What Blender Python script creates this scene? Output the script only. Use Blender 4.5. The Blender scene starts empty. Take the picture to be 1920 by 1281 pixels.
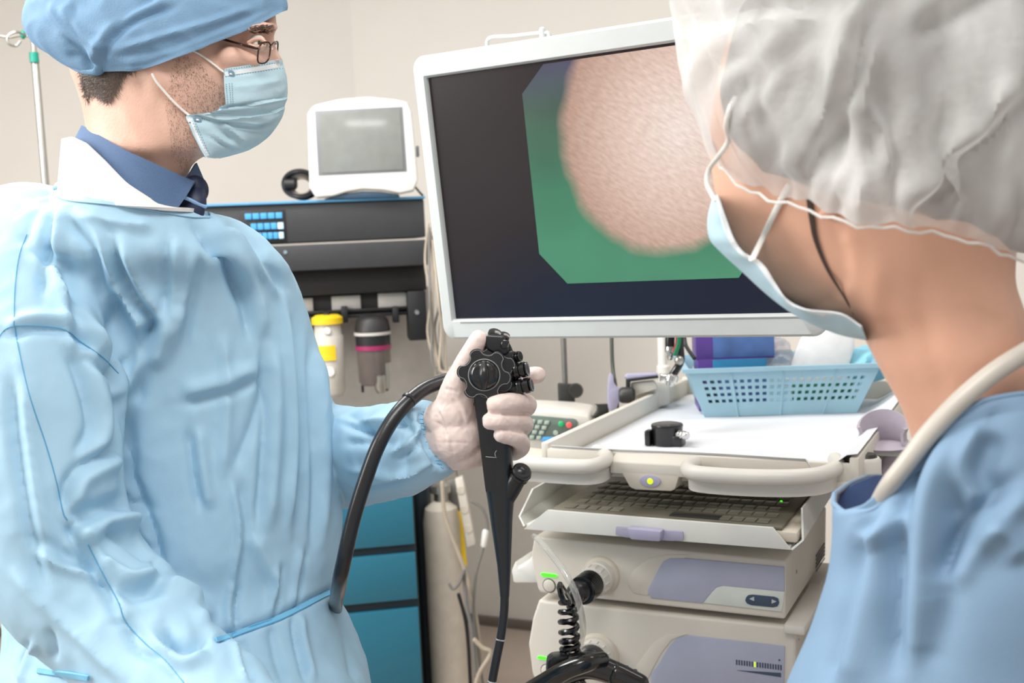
import bpy, bmesh, math, random
import numpy as np
from mathutils import Vector, Matrix, noise
from mathutils.bvhtree import BVHTree
random.seed(7); rng = np.random.default_rng(7)
C = bpy.context.scene.collection
PI = math.pi
# ---------------------------------------------------------------- camera
F = 2000.0; CX, CY = 960.0, 640.5
PITCH = math.radians(-5.4); ROLL = math.radians(2.5); CAMZ = 1.42
cam = bpy.data.cameras.new('camera'); co = bpy.data.objects.new('camera', cam); C.objects.link(co)
R = Matrix.Rotation(PI/2 + PITCH, 3, 'X') @ Matrix.Rotation(-ROLL, 3, 'Z')
co.matrix_world = Matrix.Translation((0, 0, CAMZ)) @ R.to_4x4()
cam.lens = 36.0*F/1920; cam.sensor_width = 36; cam.clip_start = .05
cam.dof.use_dof = True; cam.dof.focus_distance = 1.3; cam.dof.aperture_fstop = 6.5
bpy.context.scene.camera = co
RN = np.array(R); CP = np.array([0, 0, CAMZ])
# ---------------------------------------------------------------- world, lights, exposure
sc = bpy.context.scene
w = bpy.data.worlds.new('world'); sc.world = w; w.use_nodes = True
w.node_tree.nodes['Background'].inputs[0].default_value = (1, .985, .96, 1)
w.node_tree.nodes['Background'].inputs[1].default_value = .44
def area(loc, target, sx, sy, power, col=(1, 1, 1)):
    l = bpy.data.lights.new('area_light', 'AREA'); l.shape = 'RECTANGLE'; l.size = sx; l.size_y = sy
    l.energy = power; l.color = col
    o = bpy.data.objects.new('area_light', l); C.objects.link(o); o.location = loc
    o.rotation_euler = (Vector(target)-Vector(loc)).to_track_quat('-Z', 'Y').to_euler(); return o
area((-.9, 1.9, 2.66), (-.9, 1.9, 0), 1.2, .6, 26)
area((.9, 1.9, 2.66), (.9, 1.9, 0), 1.2, .6, 8)
area((0, .2, 2.66), (0, .2, 0), 1.2, .6, 18)
area((-2.3, .9, 2.2), (-.4, 1.5, 1.1), 1.2, 1.4, 48, (1, .98, .95))
sc.view_settings.view_transform = 'Standard'; sc.view_settings.look = 'None'
sc.view_settings.gamma = 1; sc.view_settings.use_curve_mapping = False
sc.view_settings.exposure = .46
# ---------------------------------------------------------------- pixel <-> space
def ray(x, y):
    return RN @ np.array([(x-CX)/F, -(y-CY)/F, -1.0])
def U(x, y, d):                       # point seen at pixel (x, y), d metres along the view axis
    return CP + ray(x, y)*d
def proj(V):
    q = (np.asarray(V)-CP) @ RN
    return np.stack([CX + F*q[..., 0]/-q[..., 2], CY - F*q[..., 1]/-q[..., 2], -q[..., 2]], -1)
class Frame:
    def __init__(s, O, u, v, w): s.O, s.u, s.v, s.w = [np.array(a, float) for a in (O, u, v, w)]
    def p(s, u, v, w): return s.O + s.u*u + s.v*v + s.w*w
    def _hit(s, x, y, n, k):
        r = ray(x, y); t = (np.dot(s.O-CP, n)+k)/np.dot(r, n); q = CP+r*t-s.O
        return q
    def f(s, x, y, v=0.):             # pixel on the plane v = const -> (u, w)
        q = s._hit(x, y, s.v, v); return (float(q @ s.u), float(q @ s.w))
    def h(s, x, y, w=0.):             # pixel on the plane w = const -> (u, v)
        q = s._hit(x, y, s.w, w); return (float(q @ s.u), float(q @ s.v))
    def side(s, x, y, u=0.):
        q = s._hit(x, y, s.u, u); return (float(q @ s.v), float(q @ s.w))
def yawframe(O, deg):                 # deg > 0: the right end comes nearer
    a = math.radians(deg)
    return Frame(O, (math.cos(a), -math.sin(a), 0), (math.sin(a), math.cos(a), 0), (0, 0, 1))
def camframe(x, y, d): return Frame(U(x, y, d), RN[:, 0], -RN[:, 2], RN[:, 1])
WORLD = Frame((0, 0, 0), (1, 0, 0), (0, 1, 0), (0, 0, 1))
# ---------------------------------------------------------------- materials
def s2l(c): return tuple(((v/255)/12.92 if v/255 <= .04045 else ((v/255+.055)/1.055)**2.4) for v in c)+(1,)
def mat(name, rgb, rough=.5, metal=0, var=.06, vs=30, bump=0, bs=200, spec=.5, trans=0, alpha=1, emit=None, es=1, sss=0, coat=0, translucent=0, transp=0):
    m = bpy.data.materials.new(name); m.use_nodes = True; nt = m.node_tree; b = nt.nodes['Principled BSDF']
    b.inputs['Roughness'].default_value = rough; b.inputs['Metallic'].default_value = metal
    b.inputs['Specular IOR Level'].default_value = spec
    if coat: b.inputs['Coat Weight'].default_value = coat; b.inputs['Coat Roughness'].default_value = .1
    c = s2l(rgb)
    tc = nt.nodes.new('ShaderNodeTexCoord'); n = nt.nodes.new('ShaderNodeTexNoise'); n.inputs['Scale'].default_value = vs
    n.inputs['Detail'].default_value = 4
    nt.links.new(tc.outputs['Object'], n.inputs['Vector'])
    r = nt.nodes.new('ShaderNodeValToRGB'); r.color_ramp.elements[0].position = .3; r.color_ramp.elements[1].position = .7
    r.color_ramp.elements[0].color = tuple(v*(1-var) for v in c[:3])+(1,); r.color_ramp.elements[1].color = tuple(min(1, v*(1+var)) for v in c[:3])+(1,)
    nt.links.new(n.outputs['Fac'], r.inputs[0]); nt.links.new(r.outputs[0], b.inputs['Base Color'])
    m['col'] = 1
    if bump:
        n2 = nt.nodes.new('ShaderNodeTexNoise'); n2.inputs['Scale'].default_value = bs; nt.links.new(tc.outputs['Object'], n2.inputs['Vector'])
        bp = nt.nodes.new('ShaderNodeBump'); bp.inputs['Strength'].default_value = bump; bp.inputs['Distance'].default_value = .002
        nt.links.new(n2.outputs['Fac'], bp.inputs['Height']); nt.links.new(bp.outputs[0], b.inputs['Normal'])
    if trans: b.inputs['Transmission Weight'].default_value = trans
    if alpha < 1: b.inputs['Alpha'].default_value = alpha
    if sss:
        b.inputs['Subsurface Weight'].default_value = sss; b.inputs['Subsurface Scale'].default_value = .01
        b.inputs['Subsurface Radius'].default_value = (1, .35, .2)
    if emit: b.inputs['Emission Color'].default_value = s2l(emit); b.inputs['Emission Strength'].default_value = es
    if translucent or transp:
        out = nt.nodes['Material Output']; cur = b.outputs[0]
        if translucent:
            t = nt.nodes.new('ShaderNodeBsdfTranslucent'); nt.links.new(r.outputs[0], t.inputs[0])
            mx = nt.nodes.new('ShaderNodeMixShader'); mx.inputs[0].default_value = translucent
            nt.links.new(cur, mx.inputs[1]); nt.links.new(t.outputs[0], mx.inputs[2]); cur = mx.outputs[0]
        if transp:
            t = nt.nodes.new('ShaderNodeBsdfTransparent')
            mx = nt.nodes.new('ShaderNodeMixShader'); mx.inputs[0].default_value = transp
            nt.links.new(cur, mx.inputs[1]); nt.links.new(t.outputs[0], mx.inputs[2]); cur = mx.outputs[0]
        nt.links.new(cur, out.inputs[0])
    return m
M = {}
def dm(k, *a, **kw): M[k] = mat(k, *a, **kw)
dm('wall', (224, 219, 211), .8, var=.02, vs=3, bump=.1)
dm('ceiling', (235, 232, 226), .8)
dm('floor', (180, 166, 155), .35, var=.08, vs=6)
dm('skirting', (112, 102, 96), .5)
dm('gown', (176, 213, 235), .55, var=.03, vs=18, bump=.12, bs=900, spec=.25, translucent=.12)
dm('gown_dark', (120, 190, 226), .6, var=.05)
dm('gown_seam', (84, 158, 196), .7)
dm('cap_blue', (122, 156, 186), .7, var=.05, vs=40, bump=.25, bs=500, spec=.2)
dm('white_coat', (238, 234, 230), .7, bump=.2, bs=300)
dm('shirt', (82, 108, 144), .75, var=.12, vs=900, bump=.3, bs=1200)
dm('tie', (34, 44, 72), .5); dm('tie_stripe', (140, 175, 215), .5)
dm('skin', (222, 180, 160), .5, var=.07, vs=35, bump=.15, bs=400, sss=.12)
dm('skin_woman', (224, 174, 148), .5, var=.05, vs=25, bump=.05, bs=300, sss=.12)
dm('lip', (180, 110, 95), .5)
dm('hair', (88, 72, 60), .5, var=.3); dm('stubble', (92, 68, 56), .6, var=.2); dm('brow', (84, 62, 50), .6)
dm('hair_brown', (74, 60, 54), .55, var=.3, vs=60, bump=.3)
dm('mask_blue', (192, 221, 232), .8, var=.03, vs=60, bump=.15, bs=600, translucent=.15)
dm('mask_white', (232, 238, 240), .8, bump=.2, bs=500)
dm('elastic', (240, 238, 232), .8, bump=.4, bs=900)
dm('weld', (120, 150, 170), .7)
dm('glove', (228, 208, 200), .42, var=.04, vs=40, bump=.12, bs=220, sss=.08)
dm('glove_line', (240, 226, 218), .4)
dm('frame_metal', (70, 50, 42), .3, .8); dm('lens', (235, 225, 220), .05, trans=.95, alpha=.35)
dm('eye_white', (225, 220, 215), .2); dm('iris', (70, 60, 50), .2)
dm('scope', (20, 21, 24), .32, var=.1, vs=60, bump=.05, bs=500, coat=.2)
dm('scope_gloss', (10, 10, 12), .18, coat=.5); dm('scope_mark', (190, 190, 190), .4)
dm('scope_edge_glint', (150, 150, 150), .35)  # pale grey standing in for highlights on the wheel edges
dm('chrome', (210, 210, 208), .18, 1); dm('steel', (180, 178, 172), .3, .9)
dm('bezel', (204, 208, 206), .45, var=.02); dm('bezel_line', (150, 154, 152), .5)
dm('black', (24, 24, 26), .5); dm('machine_black', (58, 58, 60), .45, var=.05); dm('machine_dark', (36, 34, 34), .5)
dm('blue_trim', (92, 156, 196), .5); dm('teal', (38, 110, 134), .45, var=.03, vs=3)
dm('teal_dark', (30, 44, 52), .5)
dm('grey_panel', (176, 170, 162), .6); dm('label_grey', (196, 192, 186), .6)
dm('led_blue', (70, 150, 205), .4, emit=(70, 150, 205), es=.35); dm('led_white', (185, 220, 238), .4, emit=(185, 220, 238), es=.4)
dm('yellow', (238, 200, 30), .5); dm('magenta', (150, 40, 90), .4)
dm('clear', (225, 225, 220), .1, trans=.6, alpha=.45); dm('canister', (206, 200, 190), .4, alpha=.9)
dm('smoke', (110, 100, 95), .15, alpha=.7)
dm('white_plastic', (226, 225, 220), .4, var=.02); dm('pm_screen', (132, 134, 130), .15, emit=(120, 122, 118), es=.12)
dm('pm_frame', (128, 130, 134), .4); dm('blue_base', (44, 70, 92), .4)
dm('cream', (213, 207, 196), .42, var=.02, vs=8, bump=.05, bs=600); dm('cream_dark', (205, 196, 182), .5)
dm('cream_white', (216, 212, 204), .4, var=.02); dm('lavender', (170, 167, 192), .45, var=.02)
dm('panel_lav', (170, 174, 194), .35, var=.02); dm('panel_light', (208, 214, 206), .4); dm('navy', (58, 74, 96), .4)
dm('lavender_cup', (178, 168, 180), .45)
dm('shelf', (216, 216, 210), .4, var=.02); dm('kb', (112, 108, 94), .4, var=.15, vs=12); dm('kb_key', (124, 120, 106), .35); dm('kb_frame', (214, 204, 188), .5)
dm('led_green', (60, 230, 30), .4, emit=(70, 235, 30), es=1.0); dm('led_lime', (190, 225, 20), .4, emit=(190, 225, 20), es=.8)
dm('led_red', (235, 80, 80), .4, emit=(235, 80, 80), es=.6); dm('led_teal', (30, 150, 90), .4, emit=(30, 160, 95), es=.5)
dm('keypad', (108, 122, 114), .5); dm('keypad_key', (176, 190, 178), .5)
dm('paper', (216, 218, 222), .85, var=.01, vs=6)
dm('basket', (166, 205, 221), .4, var=.03, trans=0, translucent=.15)
dm('purple', (84, 58, 134), .35, var=.15, vs=14); dm('box_blue', (74, 104, 158), .35, var=.3, vs=18); dm('box_teal', (40, 120, 165), .35, var=.1)
dm('film', (216, 214, 222), .15, alpha=.55, bump=.6, bs=40); dm('green_card', (20, 110, 70), .5, var=.3, vs=80)
dm('dark_print', (50, 70, 90), .5, var=.5, vs=60)
dm('cloth_blue', (136, 196, 216), .8); dm('tissue', (240, 240, 240), .85)
dm('knob', (44, 44, 42), .45); dm('pole_grey', (120, 118, 114), .35, .5); dm('pole_dark', (70, 76, 68), .4)
dm('green_wire', (20, 120, 80), .4); dm('red_wire', (180, 60, 70), .4); dm('cable_beige', (176, 164, 146), .5); dm('cable_grey', (118, 116, 112), .5)
dm('bouffant', (236, 236, 234), .85, var=.02, vs=30, bump=.3, bs=160, translucent=.4, transp=.40)
dm('bouffant_hem', (236, 234, 230), .85, bump=.3, bs=160, translucent=.25)
dm('scrub', (118, 146, 172), .75, var=.04, vs=10, bump=.15, bs=800); dm('scrub_shade', (60, 90, 140), .8)  # second colour: scrub blue darkened for the shade inside the collar
dm('tubing', (184, 178, 168), .4)
dm('teal_clip', (20, 140, 120), .4); dm('trousers', (60, 66, 84), .8); dm('shoe', (40, 38, 38), .5)
dm('light_panel', (240, 240, 240), .5)
# ---------------------------------------------------------------- mesh builder
def crom(P, n):
    P = np.asarray(P, float)
    if len(P) < 3: return np.array([P[0]+(P[-1]-P[0])*t for t in np.linspace(0, 1, n*(len(P)-1)+1)])
    Q = np.vstack([2*P[0]-P[1], P, 2*P[-1]-P[-2]]); out = []
    for i in range(len(P)-1):
        a, b, c, d = Q[i:i+4]
        for t in np.linspace(0, 1, n, endpoint=False):
            out.append(.5*((2*b)+(-a+c)*t+(2*a-5*b+4*c-d)*t*t+(-a+3*b-3*c+d)*t**3))
    out.append(P[-1]); return np.array(out)
class B:
    def __init__(s): s.V = []; s.Fc = []
    def add(s, V, Fc):
        k = len(s.V); s.V += [tuple(map(float, v)) for v in V]; s.Fc += [tuple(i+k for i in f) for f in Fc]; return s
    def bm(s, bm):
        bm.verts.ensure_lookup_table(); bm.verts.index_update()
        s.add([v.co[:] for v in bm.verts], [[v.index for v in f.verts] for f in bm.faces]); bm.free(); return s
    def prism(s, fr, poly, a, b, bev=0, seg=2, axis='v', taper=None):
        # polygon in (u, w) pushed along v (axis 'v'), in (u, v) pushed along w ('w'), or in (v, w) pushed along u ('u')
        bm = bmesh.new(); pt = {'v': lambda q, k: fr.p(q[0], k, q[1]), 'w': lambda q, k: fr.p(q[0], q[1], k), 'u': lambda q, k: fr.p(k, q[0], q[1])}[axis]
        pa = poly; pb = poly
        if taper:
            c = np.mean(np.array(poly), 0); pb = [tuple(c+(np.array(q)-c)*taper) for q in poly]
        A = [bm.verts.new(pt(q, a)) for q in pa]; Bv = [bm.verts.new(pt(q, b)) for q in pb]; n = len(poly)
        bm.faces.new(A); bm.faces.new(Bv[::-1])
        for i in range(n): bm.faces.new((A[i], Bv[i], Bv[(i+1) % n], A[(i+1) % n]))
        bmesh.ops.recalc_face_normals(bm, faces=bm.faces)
        if bev: bmesh.ops.bevel(bm, geom=bm.edges[:], offset=bev, segments=seg, affect='EDGES', profile=.5, clamp_overlap=True)
        return s.bm(bm)
    def box(s, fr, u0, u1, v0, v1, w0, w1, bev=0, seg=2):
        return s.prism(fr, [(u0, w0), (u1, w0), (u1, w1), (u0, w1)], v0, v1, bev, seg)
    def tube(s, P, r, seg=12, n=6, smooth=True, cap=True, flat=None):
        P = np.asarray(P, float); r = np.full(len(P), r) if np.isscalar(r) else np.asarray(r, float)
        D = np.hstack([P, r[:, None]])
        D = crom(D, n) if smooth else D
        P, r = D[:, :3], D[:, 3]
        T = np.gradient(P, axis=0); T /= np.linalg.norm(T, axis=1)[:, None]+1e-12
        N = np.cross(T[0], (0, 0, 1)); N = N if np.linalg.norm(N) > .1 else np.cross(T[0], (1, 0, 0)); N /= np.linalg.norm(N)
        rings = []; rows = []
        for i in range(len(P)):
            N = N-T[i]*np.dot(N, T[i]); N /= np.linalg.norm(N); Bn = np.cross(T[i], N); rows.append((P[i], N.copy(), Bn, r[i], T[i]))
        if cap:
            def ends(row, sg):
                out = []
                for a in (.35, .7, 1.1):
                    out.append((row[0]+row[4]*sg*row[3]*math.sin(a)*.9, row[1], row[2], row[3]*math.cos(a), row[4]))
                return out
            rows = ends(rows[0], -1)[::-1]+rows+ends(rows[-1], 1)
        for (p, n_, b_, rr, t) in rows:
            fl = flat or 1
            rings.append([p+n_*math.cos(2*PI*j/seg)*rr+b_*math.sin(2*PI*j/seg)*rr*fl for j in range(seg)])
        return s.loft(rings, True)
    def loft(s, rings, caps=True, closed=True):
        V = [p for r in rings for p in r]; n = len(rings[0]); Fc = []
        for i in range(len(rings)-1):
            for j in range(n if closed else n-1):
                Fc.append((i*n+j, i*n+(j+1) % n, (i+1)*n+(j+1) % n, (i+1)*n+j))
        if caps and closed: Fc.append(tuple(range(n))[::-1]); Fc.append(tuple((len(rings)-1)*n+j for j in range(n)))
        return s.add(V, Fc)
    def lathe(s, o, ax, prof, seg=24, capa=True):      # prof: (along axis, radius)
        o = np.array(o, float); ax = np.array(ax, float); ax /= np.linalg.norm(ax)
        a = np.cross(ax, (0, 0, 1)); a = a if np.linalg.norm(a) > .1 else np.cross(ax, (1, 0, 0)); a /= np.linalg.norm(a); b = np.cross(ax, a)
        return s.loft([[o+ax*t+(a*math.cos(2*PI*j/seg)+b*math.sin(2*PI*j/seg))*r for j in range(seg)] for t, r in prof], capa)
    def ball(s, c, r, sc=(1, 1, 1), fr=WORLD, seg=16):
        rings = []
        for i in range(1, seg//2+4):
            a = PI*i/(seg//2+4); rings.append([np.array(c)+fr.u*r*sc[0]*math.sin(a)*math.cos(2*PI*j/seg)+fr.v*r*sc[1]*math.sin(a)*math.sin(2*PI*j/seg)+fr.w*r*sc[2]*math.cos(a) for j in range(seg)])
        return s.loft(rings)
    def sheet(s, G, th=0.0):                           # grid of points -> sheet, thickened along its normals
        G = np.asarray(G, float); n, m = G.shape[:2]
        fc = [(i*m+j, i*m+j+1, (i+1)*m+j+1, (i+1)*m+j) for i in range(n-1) for j in range(m-1)]
        if not th: return s.add(G.reshape(-1, 3), fc)
        gu = np.gradient(G, axis=0); gv = np.gradient(G, axis=1); N = np.cross(gu, gv); N /= np.linalg.norm(N, axis=2)[..., None]+1e-12
        A = (G+N*th/2).reshape(-1, 3); Bq = (G-N*th/2).reshape(-1, 3); K = n*m
        f2 = [f[::-1] for f in fc]; f3 = [tuple(i+K for i in f) for f in fc]
        rim = [i*m for i in range(n)]+[(n-1)*m+j for j in range(1, m)]+[i*m+m-1 for i in range(n-2, -1, -1)]+[j for j in range(m-2, 0, -1)]
        f4 = [(rim[i], rim[(i+1) % len(rim)], rim[(i+1) % len(rim)]+K, rim[i]+K) for i in range(len(rim))]
        return s.add(np.vstack([A, Bq]), f2+f3+f4)
    def arr(s): return np.array(s.V), s.Fc
LOC = {}
def link(name, V, Fc, m, parent=None, ang=40, mats=None):
    me = bpy.data.meshes.new(name); o = bpy.data.objects.new(name, me); C.objects.link(o)
    V = np.asarray(V, float)
    if parent is None:
        loc = np.array([V[:, 0].mean(), V[:, 1].mean(), V[:, 2].min()])
        o.location = loc
    else:
        loc = LOC[parent.name]; o.parent = parent
    LOC[o.name] = loc
    me.from_pydata((V-loc).tolist(), [], Fc)
    me.validate()
    bm = bmesh.new(); bm.from_mesh(me); bmesh.ops.recalc_face_normals(bm, faces=bm.faces); bm.to_mesh(me); bm.free()
    me.materials.append(M[m] if isinstance(m, str) else m)
    me.polygons.foreach_set('use_smooth', [True]*len(me.polygons)); me.set_sharp_from_angle(angle=math.radians(ang)); me.update()
    return o
def part(name, b, m, parent, ang=40, label=None):
    o = link(name, b.V, b.Fc, m, parent, ang)
    if label: o['label'] = label
    return o
def tag(o, label, cat, group=None):
    o['label'] = label; o['category'] = cat
    if group: o['group'] = group
    return o
def thing(name, loc, label, cat, group=None):
    o = bpy.data.objects.new(name, None); C.objects.link(o); o.empty_display_size = .05
    o.location = tuple(map(float, loc)); LOC[o.name] = np.array(loc, float); return tag(o, label, cat, group)
def single(name, b, m, label, cat, group=None, ang=40): return tag(link(name, b.V, b.Fc, m, None, ang), label, cat, group)
def struct(name, b, m):
    o = link(name, b.V, b.Fc, m, None, 30); o['kind'] = 'structure'; return o
def remesh(V, Fc, vox, smooth=4, fac=.5):
    me = bpy.data.meshes.new('t'); me.from_pydata([tuple(v) for v in V], [], Fc)
    bm = bmesh.new(); bm.from_mesh(me); bmesh.ops.recalc_face_normals(bm, faces=bm.faces); bm.to_mesh(me); bm.free()
    o = bpy.data.objects.new('t', me); C.objects.link(o)
    r = o.modifiers.new('r', 'REMESH'); r.mode = 'VOXEL'; r.voxel_size = vox
    if smooth: q = o.modifiers.new('s', 'SMOOTH'); q.iterations = smooth; q.factor = fac
    dg = bpy.context.evaluated_depsgraph_get(); e = o.evaluated_get(dg); m2 = bpy.data.meshes.new_from_object(e)
    n = len(m2.vertices); A = np.zeros(n*3); m2.vertices.foreach_get('co', A); Nn = np.zeros(n*3); m2.vertices.foreach_get('normal', Nn)
    fs = [tuple(p.vertices) for p in m2.polygons]
    bpy.data.objects.remove(o); bpy.data.meshes.remove(m2); bpy.data.meshes.remove(me)
    return A.reshape(-1, 3), fs, Nn.reshape(-1, 3)
def normals(V, Fc):
    me = bpy.data.meshes.new('t'); me.from_pydata(V.tolist(), [], Fc); me.update()
    A = np.zeros(len(V)*3); me.vertices.foreach_get('normal', A); bpy.data.meshes.remove(me); return A.reshape(-1, 3)
def segdist(P, L):
    """distance and side of 2-D points P from polyline L, and the arc position 0..1"""
    best = np.full(len(P), 1e9); side = np.zeros(len(P)); arc = np.zeros(len(P))
    L = np.asarray(L, float); ls = np.linalg.norm(np.diff(L, axis=0), axis=1); tot = ls.sum(); acc = 0
    for i in range(len(L)-1):
        a = L[i]; d = L[i+1]-a; l2 = d @ d
        t = np.clip(((P-a) @ d)/l2, 0, 1); q = P-(a+t[:, None]*d); dd = np.hypot(q[:, 0], q[:, 1])
        k = dd < best; best[k] = dd[k]; side[k] = np.sign(d[0]*q[k, 1]-d[1]*q[k, 0]); arc[k] = (acc+t[k]*ls[i])/tot; acc += ls[i]
    return best, side, arc
def folds(V, N, FL, lim=None):
    """creases measured on the photograph, pressed into the cloth along its normal on the side they were seen on"""
    P = proj(V); view = CP-V; view /= np.linalg.norm(view, axis=1)[:, None]
    face = np.clip(((view*N).sum(1)-.0)/.25, 0, 1)
    D = np.zeros(len(V))
    for f in FL:
        kind, wd, amp, pts = f[:4]
        L = crom(np.array(pts, float), 6)
        x0, y0 = L.min(0)-wd*3; x1, y1 = L.max(0)+wd*3
        k = np.where((P[:, 0] > x0) & (P[:, 0] < x1) & (P[:, 1] > y0) & (P[:, 1] < y1) & (face > 0))[0]
        if not len(k): continue
        d, sd, ar = segdist(P[k, :2], L); tp = np.clip(np.minimum(ar, 1-ar)*6+.12, 0, 1)
        if len(f) > 4: tp = np.ones_like(tp)
        if kind == 'v': q = -np.exp(-(d/wd)**1.3)
        elif kind == 'r': q = np.clip(1-d/wd, 0, 1)**1.2
        elif kind == 'p': z = d*sd/wd; q = .75*np.exp(-((z+.55)/.6)**2)-.8*np.exp(-((z-.35)/.38)**2)   # ridge with a crease on one side
        else: q = sd*np.exp(-d/wd)
        D[k] += q*amp*.001*tp*face[k]
    return V+N*D[:, None]
def lap(V, Fc, it=2, fac=.5):
    """plain Laplacian smoothing"""
    a = []; 
    for f in Fc:
        for i in range(len(f)): a.append((f[i], f[(i+1) % len(f)]))
    E_ = np.array(a); E_ = np.vstack([E_, E_[:, ::-1]]); n = len(V); cnt = np.bincount(E_[:, 0], minlength=n)[:, None]
    V = V.copy()
    for _ in range(it):
        S = np.stack([np.bincount(E_[:, 0], weights=V[E_[:, 1], k], minlength=n) for k in range(3)], 1)
        V += (S/np.maximum(cnt, 1)-V)*fac
    return V
def noisy(V, N, amp, sc, ridged=True, st=(1, 1, 1), mask=None, off=0):
    out = V.copy()
    for i, v in enumerate(V):
        n = noise.noise((v[0]*sc*st[0]+off, v[1]*sc*st[1], v[2]*sc*st[2]))
        if ridged: n = (1-abs(n)*2.2)-.4
        out[i] = v+N[i]*(amp*n*(1 if mask is None else mask[i]))
    return out
def bvh(V, Fc): return BVHTree.FromPolygons([tuple(v) for v in V], Fc)
def drape(T, x, y, lift=0., dflt=1.3):
    r = ray(x, y); hit = T.ray_cast(Vector(CP), Vector(r))
    if hit[0] is None: return U(x, y, dflt)
    p = np.array(hit[0]); return p-r/np.linalg.norm(r)*lift
def itp(x, T): T = sorted(T); return float(np.interp(x, [t[0] for t in T], [t[1] for t in T]))
# ---------------------------------------------------------------- room
wr = yawframe(U(690, 600, 4.05), 24)
struct('floor', B().box(WORLD, -3.6, 3.6, -1.6, 5.2, -.05, 0), 'floor')
struct('ceiling', B().box(WORLD, -3.6, 3.6, -1.6, 5.2, 2.8, 2.85), 'ceiling')
cz = wr.O[2]
struct('wall_right', B().box(wr, 0, 3.9, 0, .1, -cz, 2.8-cz), 'wall')
wl = yawframe(U(690, 600, 4.05), -3)
struct('wall_back', B().box(wl, -3.2, 0, 0, .1, -cz, 2.8-cz), 'wall')
struct('baseboard_right', B().box(wr, .02, 3.9, -.015, 0, -cz, -cz+.035, .003), 'skirting')
struct('baseboard_back', B().box(wl, -3.2, -.02, -.015, 0, -cz, -cz+.035, .003), 'skirting')

def patchy(m, lo, hi, sc_, lev=(.4, .6)):
    """cloth thickness that varies in patches: drives the see-through share"""
    nt = m.node_tree; mx = [n for n in nt.nodes if n.type == 'MIX_SHADER'][-1]
    tc = nt.nodes.new('ShaderNodeTexCoord'); n = nt.nodes.new('ShaderNodeTexNoise'); n.inputs['Scale'].default_value = sc_; n.inputs['Detail'].default_value = 3
    mp = nt.nodes.new('ShaderNodeMapping'); mp.inputs['Scale'].default_value = (1, 1, .55); mp.inputs['Rotation'].default_value = (0, .7, 0)
    nt.links.new(tc.outputs['Object'], mp.inputs[0]); nt.links.new(mp.outputs[0], n.inputs['Vector'])
    r = nt.nodes.new('ShaderNodeMapRange'); r.inputs[1].default_value = lev[0]; r.inputs[2].default_value = lev[1]; r.inputs[3].default_value = lo; r.inputs[4].default_value = hi
    nt.links.new(n.outputs['Fac'], r.inputs[0]); nt.links.new(r.outputs[0], mx.inputs[0])
patchy(M['bouffant'], .10, .55, 12)
# ---------------------------------------------------------------- anaesthesia machine and what hangs on it
A = yawframe(U(700, 480, 2.85), -9)
def Aq(pts, v=0): return [A.f(x, y, v) for x, y in pts]
def quad(fr, x0, y0, x1, y1, v=0, sl=-.045):
    """pixel box whose horizontal edges follow the frame's own horizontals"""
    (u0, w0) = fr.f(x0, y0, v); (u1, w1) = fr.f(x1, y1, v); return u0, u1, min(w0, w1), max(w0, w1)
base_a = A.p(-.1, .2, -A.O[2])
am = thing('anaesthesia_machine', base_a, 'black anaesthesia machine with blue lit keys and teal drawers behind the doctor', 'medical machine')
wt = A.f(795, 368)[1]; uR = A.f(797, 420)[0]; uL = A.f(430, 420)[0]-.3
w1 = A.f(800, 447)[1]; w2 = A.f(800, 497)[1]; w3 = A.f(790, 546)[1]
part('upper_housing', B().box(A, uL, uR, 0, .4, w1+.003, wt-.008, .004), 'machine_black', am)
part('top_trim', B().box(A, uL-.01, uR+.003, -.012, .41, wt-.007, wt, .002), 'blue_trim', am)
part('lower_housing', B().box(A, uL, uR+.004, -.015, .4, w2, w1-.003, .004), 'machine_black', am)
part('recess_panel', B().box(A, uL, uR, .06, .4, w3, w2, .002), 'machine_dark', am)
part('screw', B().lathe(A.p(*[A.f(535, 473, -.015)[0], -.015, A.f(535, 473, -.015)[1]]), -A.v, [(0, .006), (.003, .005)], 10), 'chrome', am)
cp = part('control_panel', B().box(A, A.f(452, 430)[0], A.f(536, 430)[0], -.004, .004, A.f(500, 455)[1], A.f(500, 394)[1], .002), 'machine_dark', am)
for (x0, x1, y0, y1) in ((459, 531, 399, 410), (470, 533, 418, 430), (482, 533, 436, 448)):
    n = 5
    for i in range(n):
        xa = x0+(x1-x0)*i/n; xb = x0+(x1-x0)*(i+.85)/n; sl = -.045*(i/n-.5)*60
        u0 = A.f(xa, y0, -.004)[0]; u1 = A.f(xb, y0, -.004)[0]; ww0 = A.f(510, y1, -.004)[1]; ww1 = A.f(510, y0, -.004)[1]
        part('lit_key', B().box(A, u0, u1, -.009, -.004, ww0, ww1, .001), 'led_white' if i == 4 and y0 > 410 else 'led_blue', cp)
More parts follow.
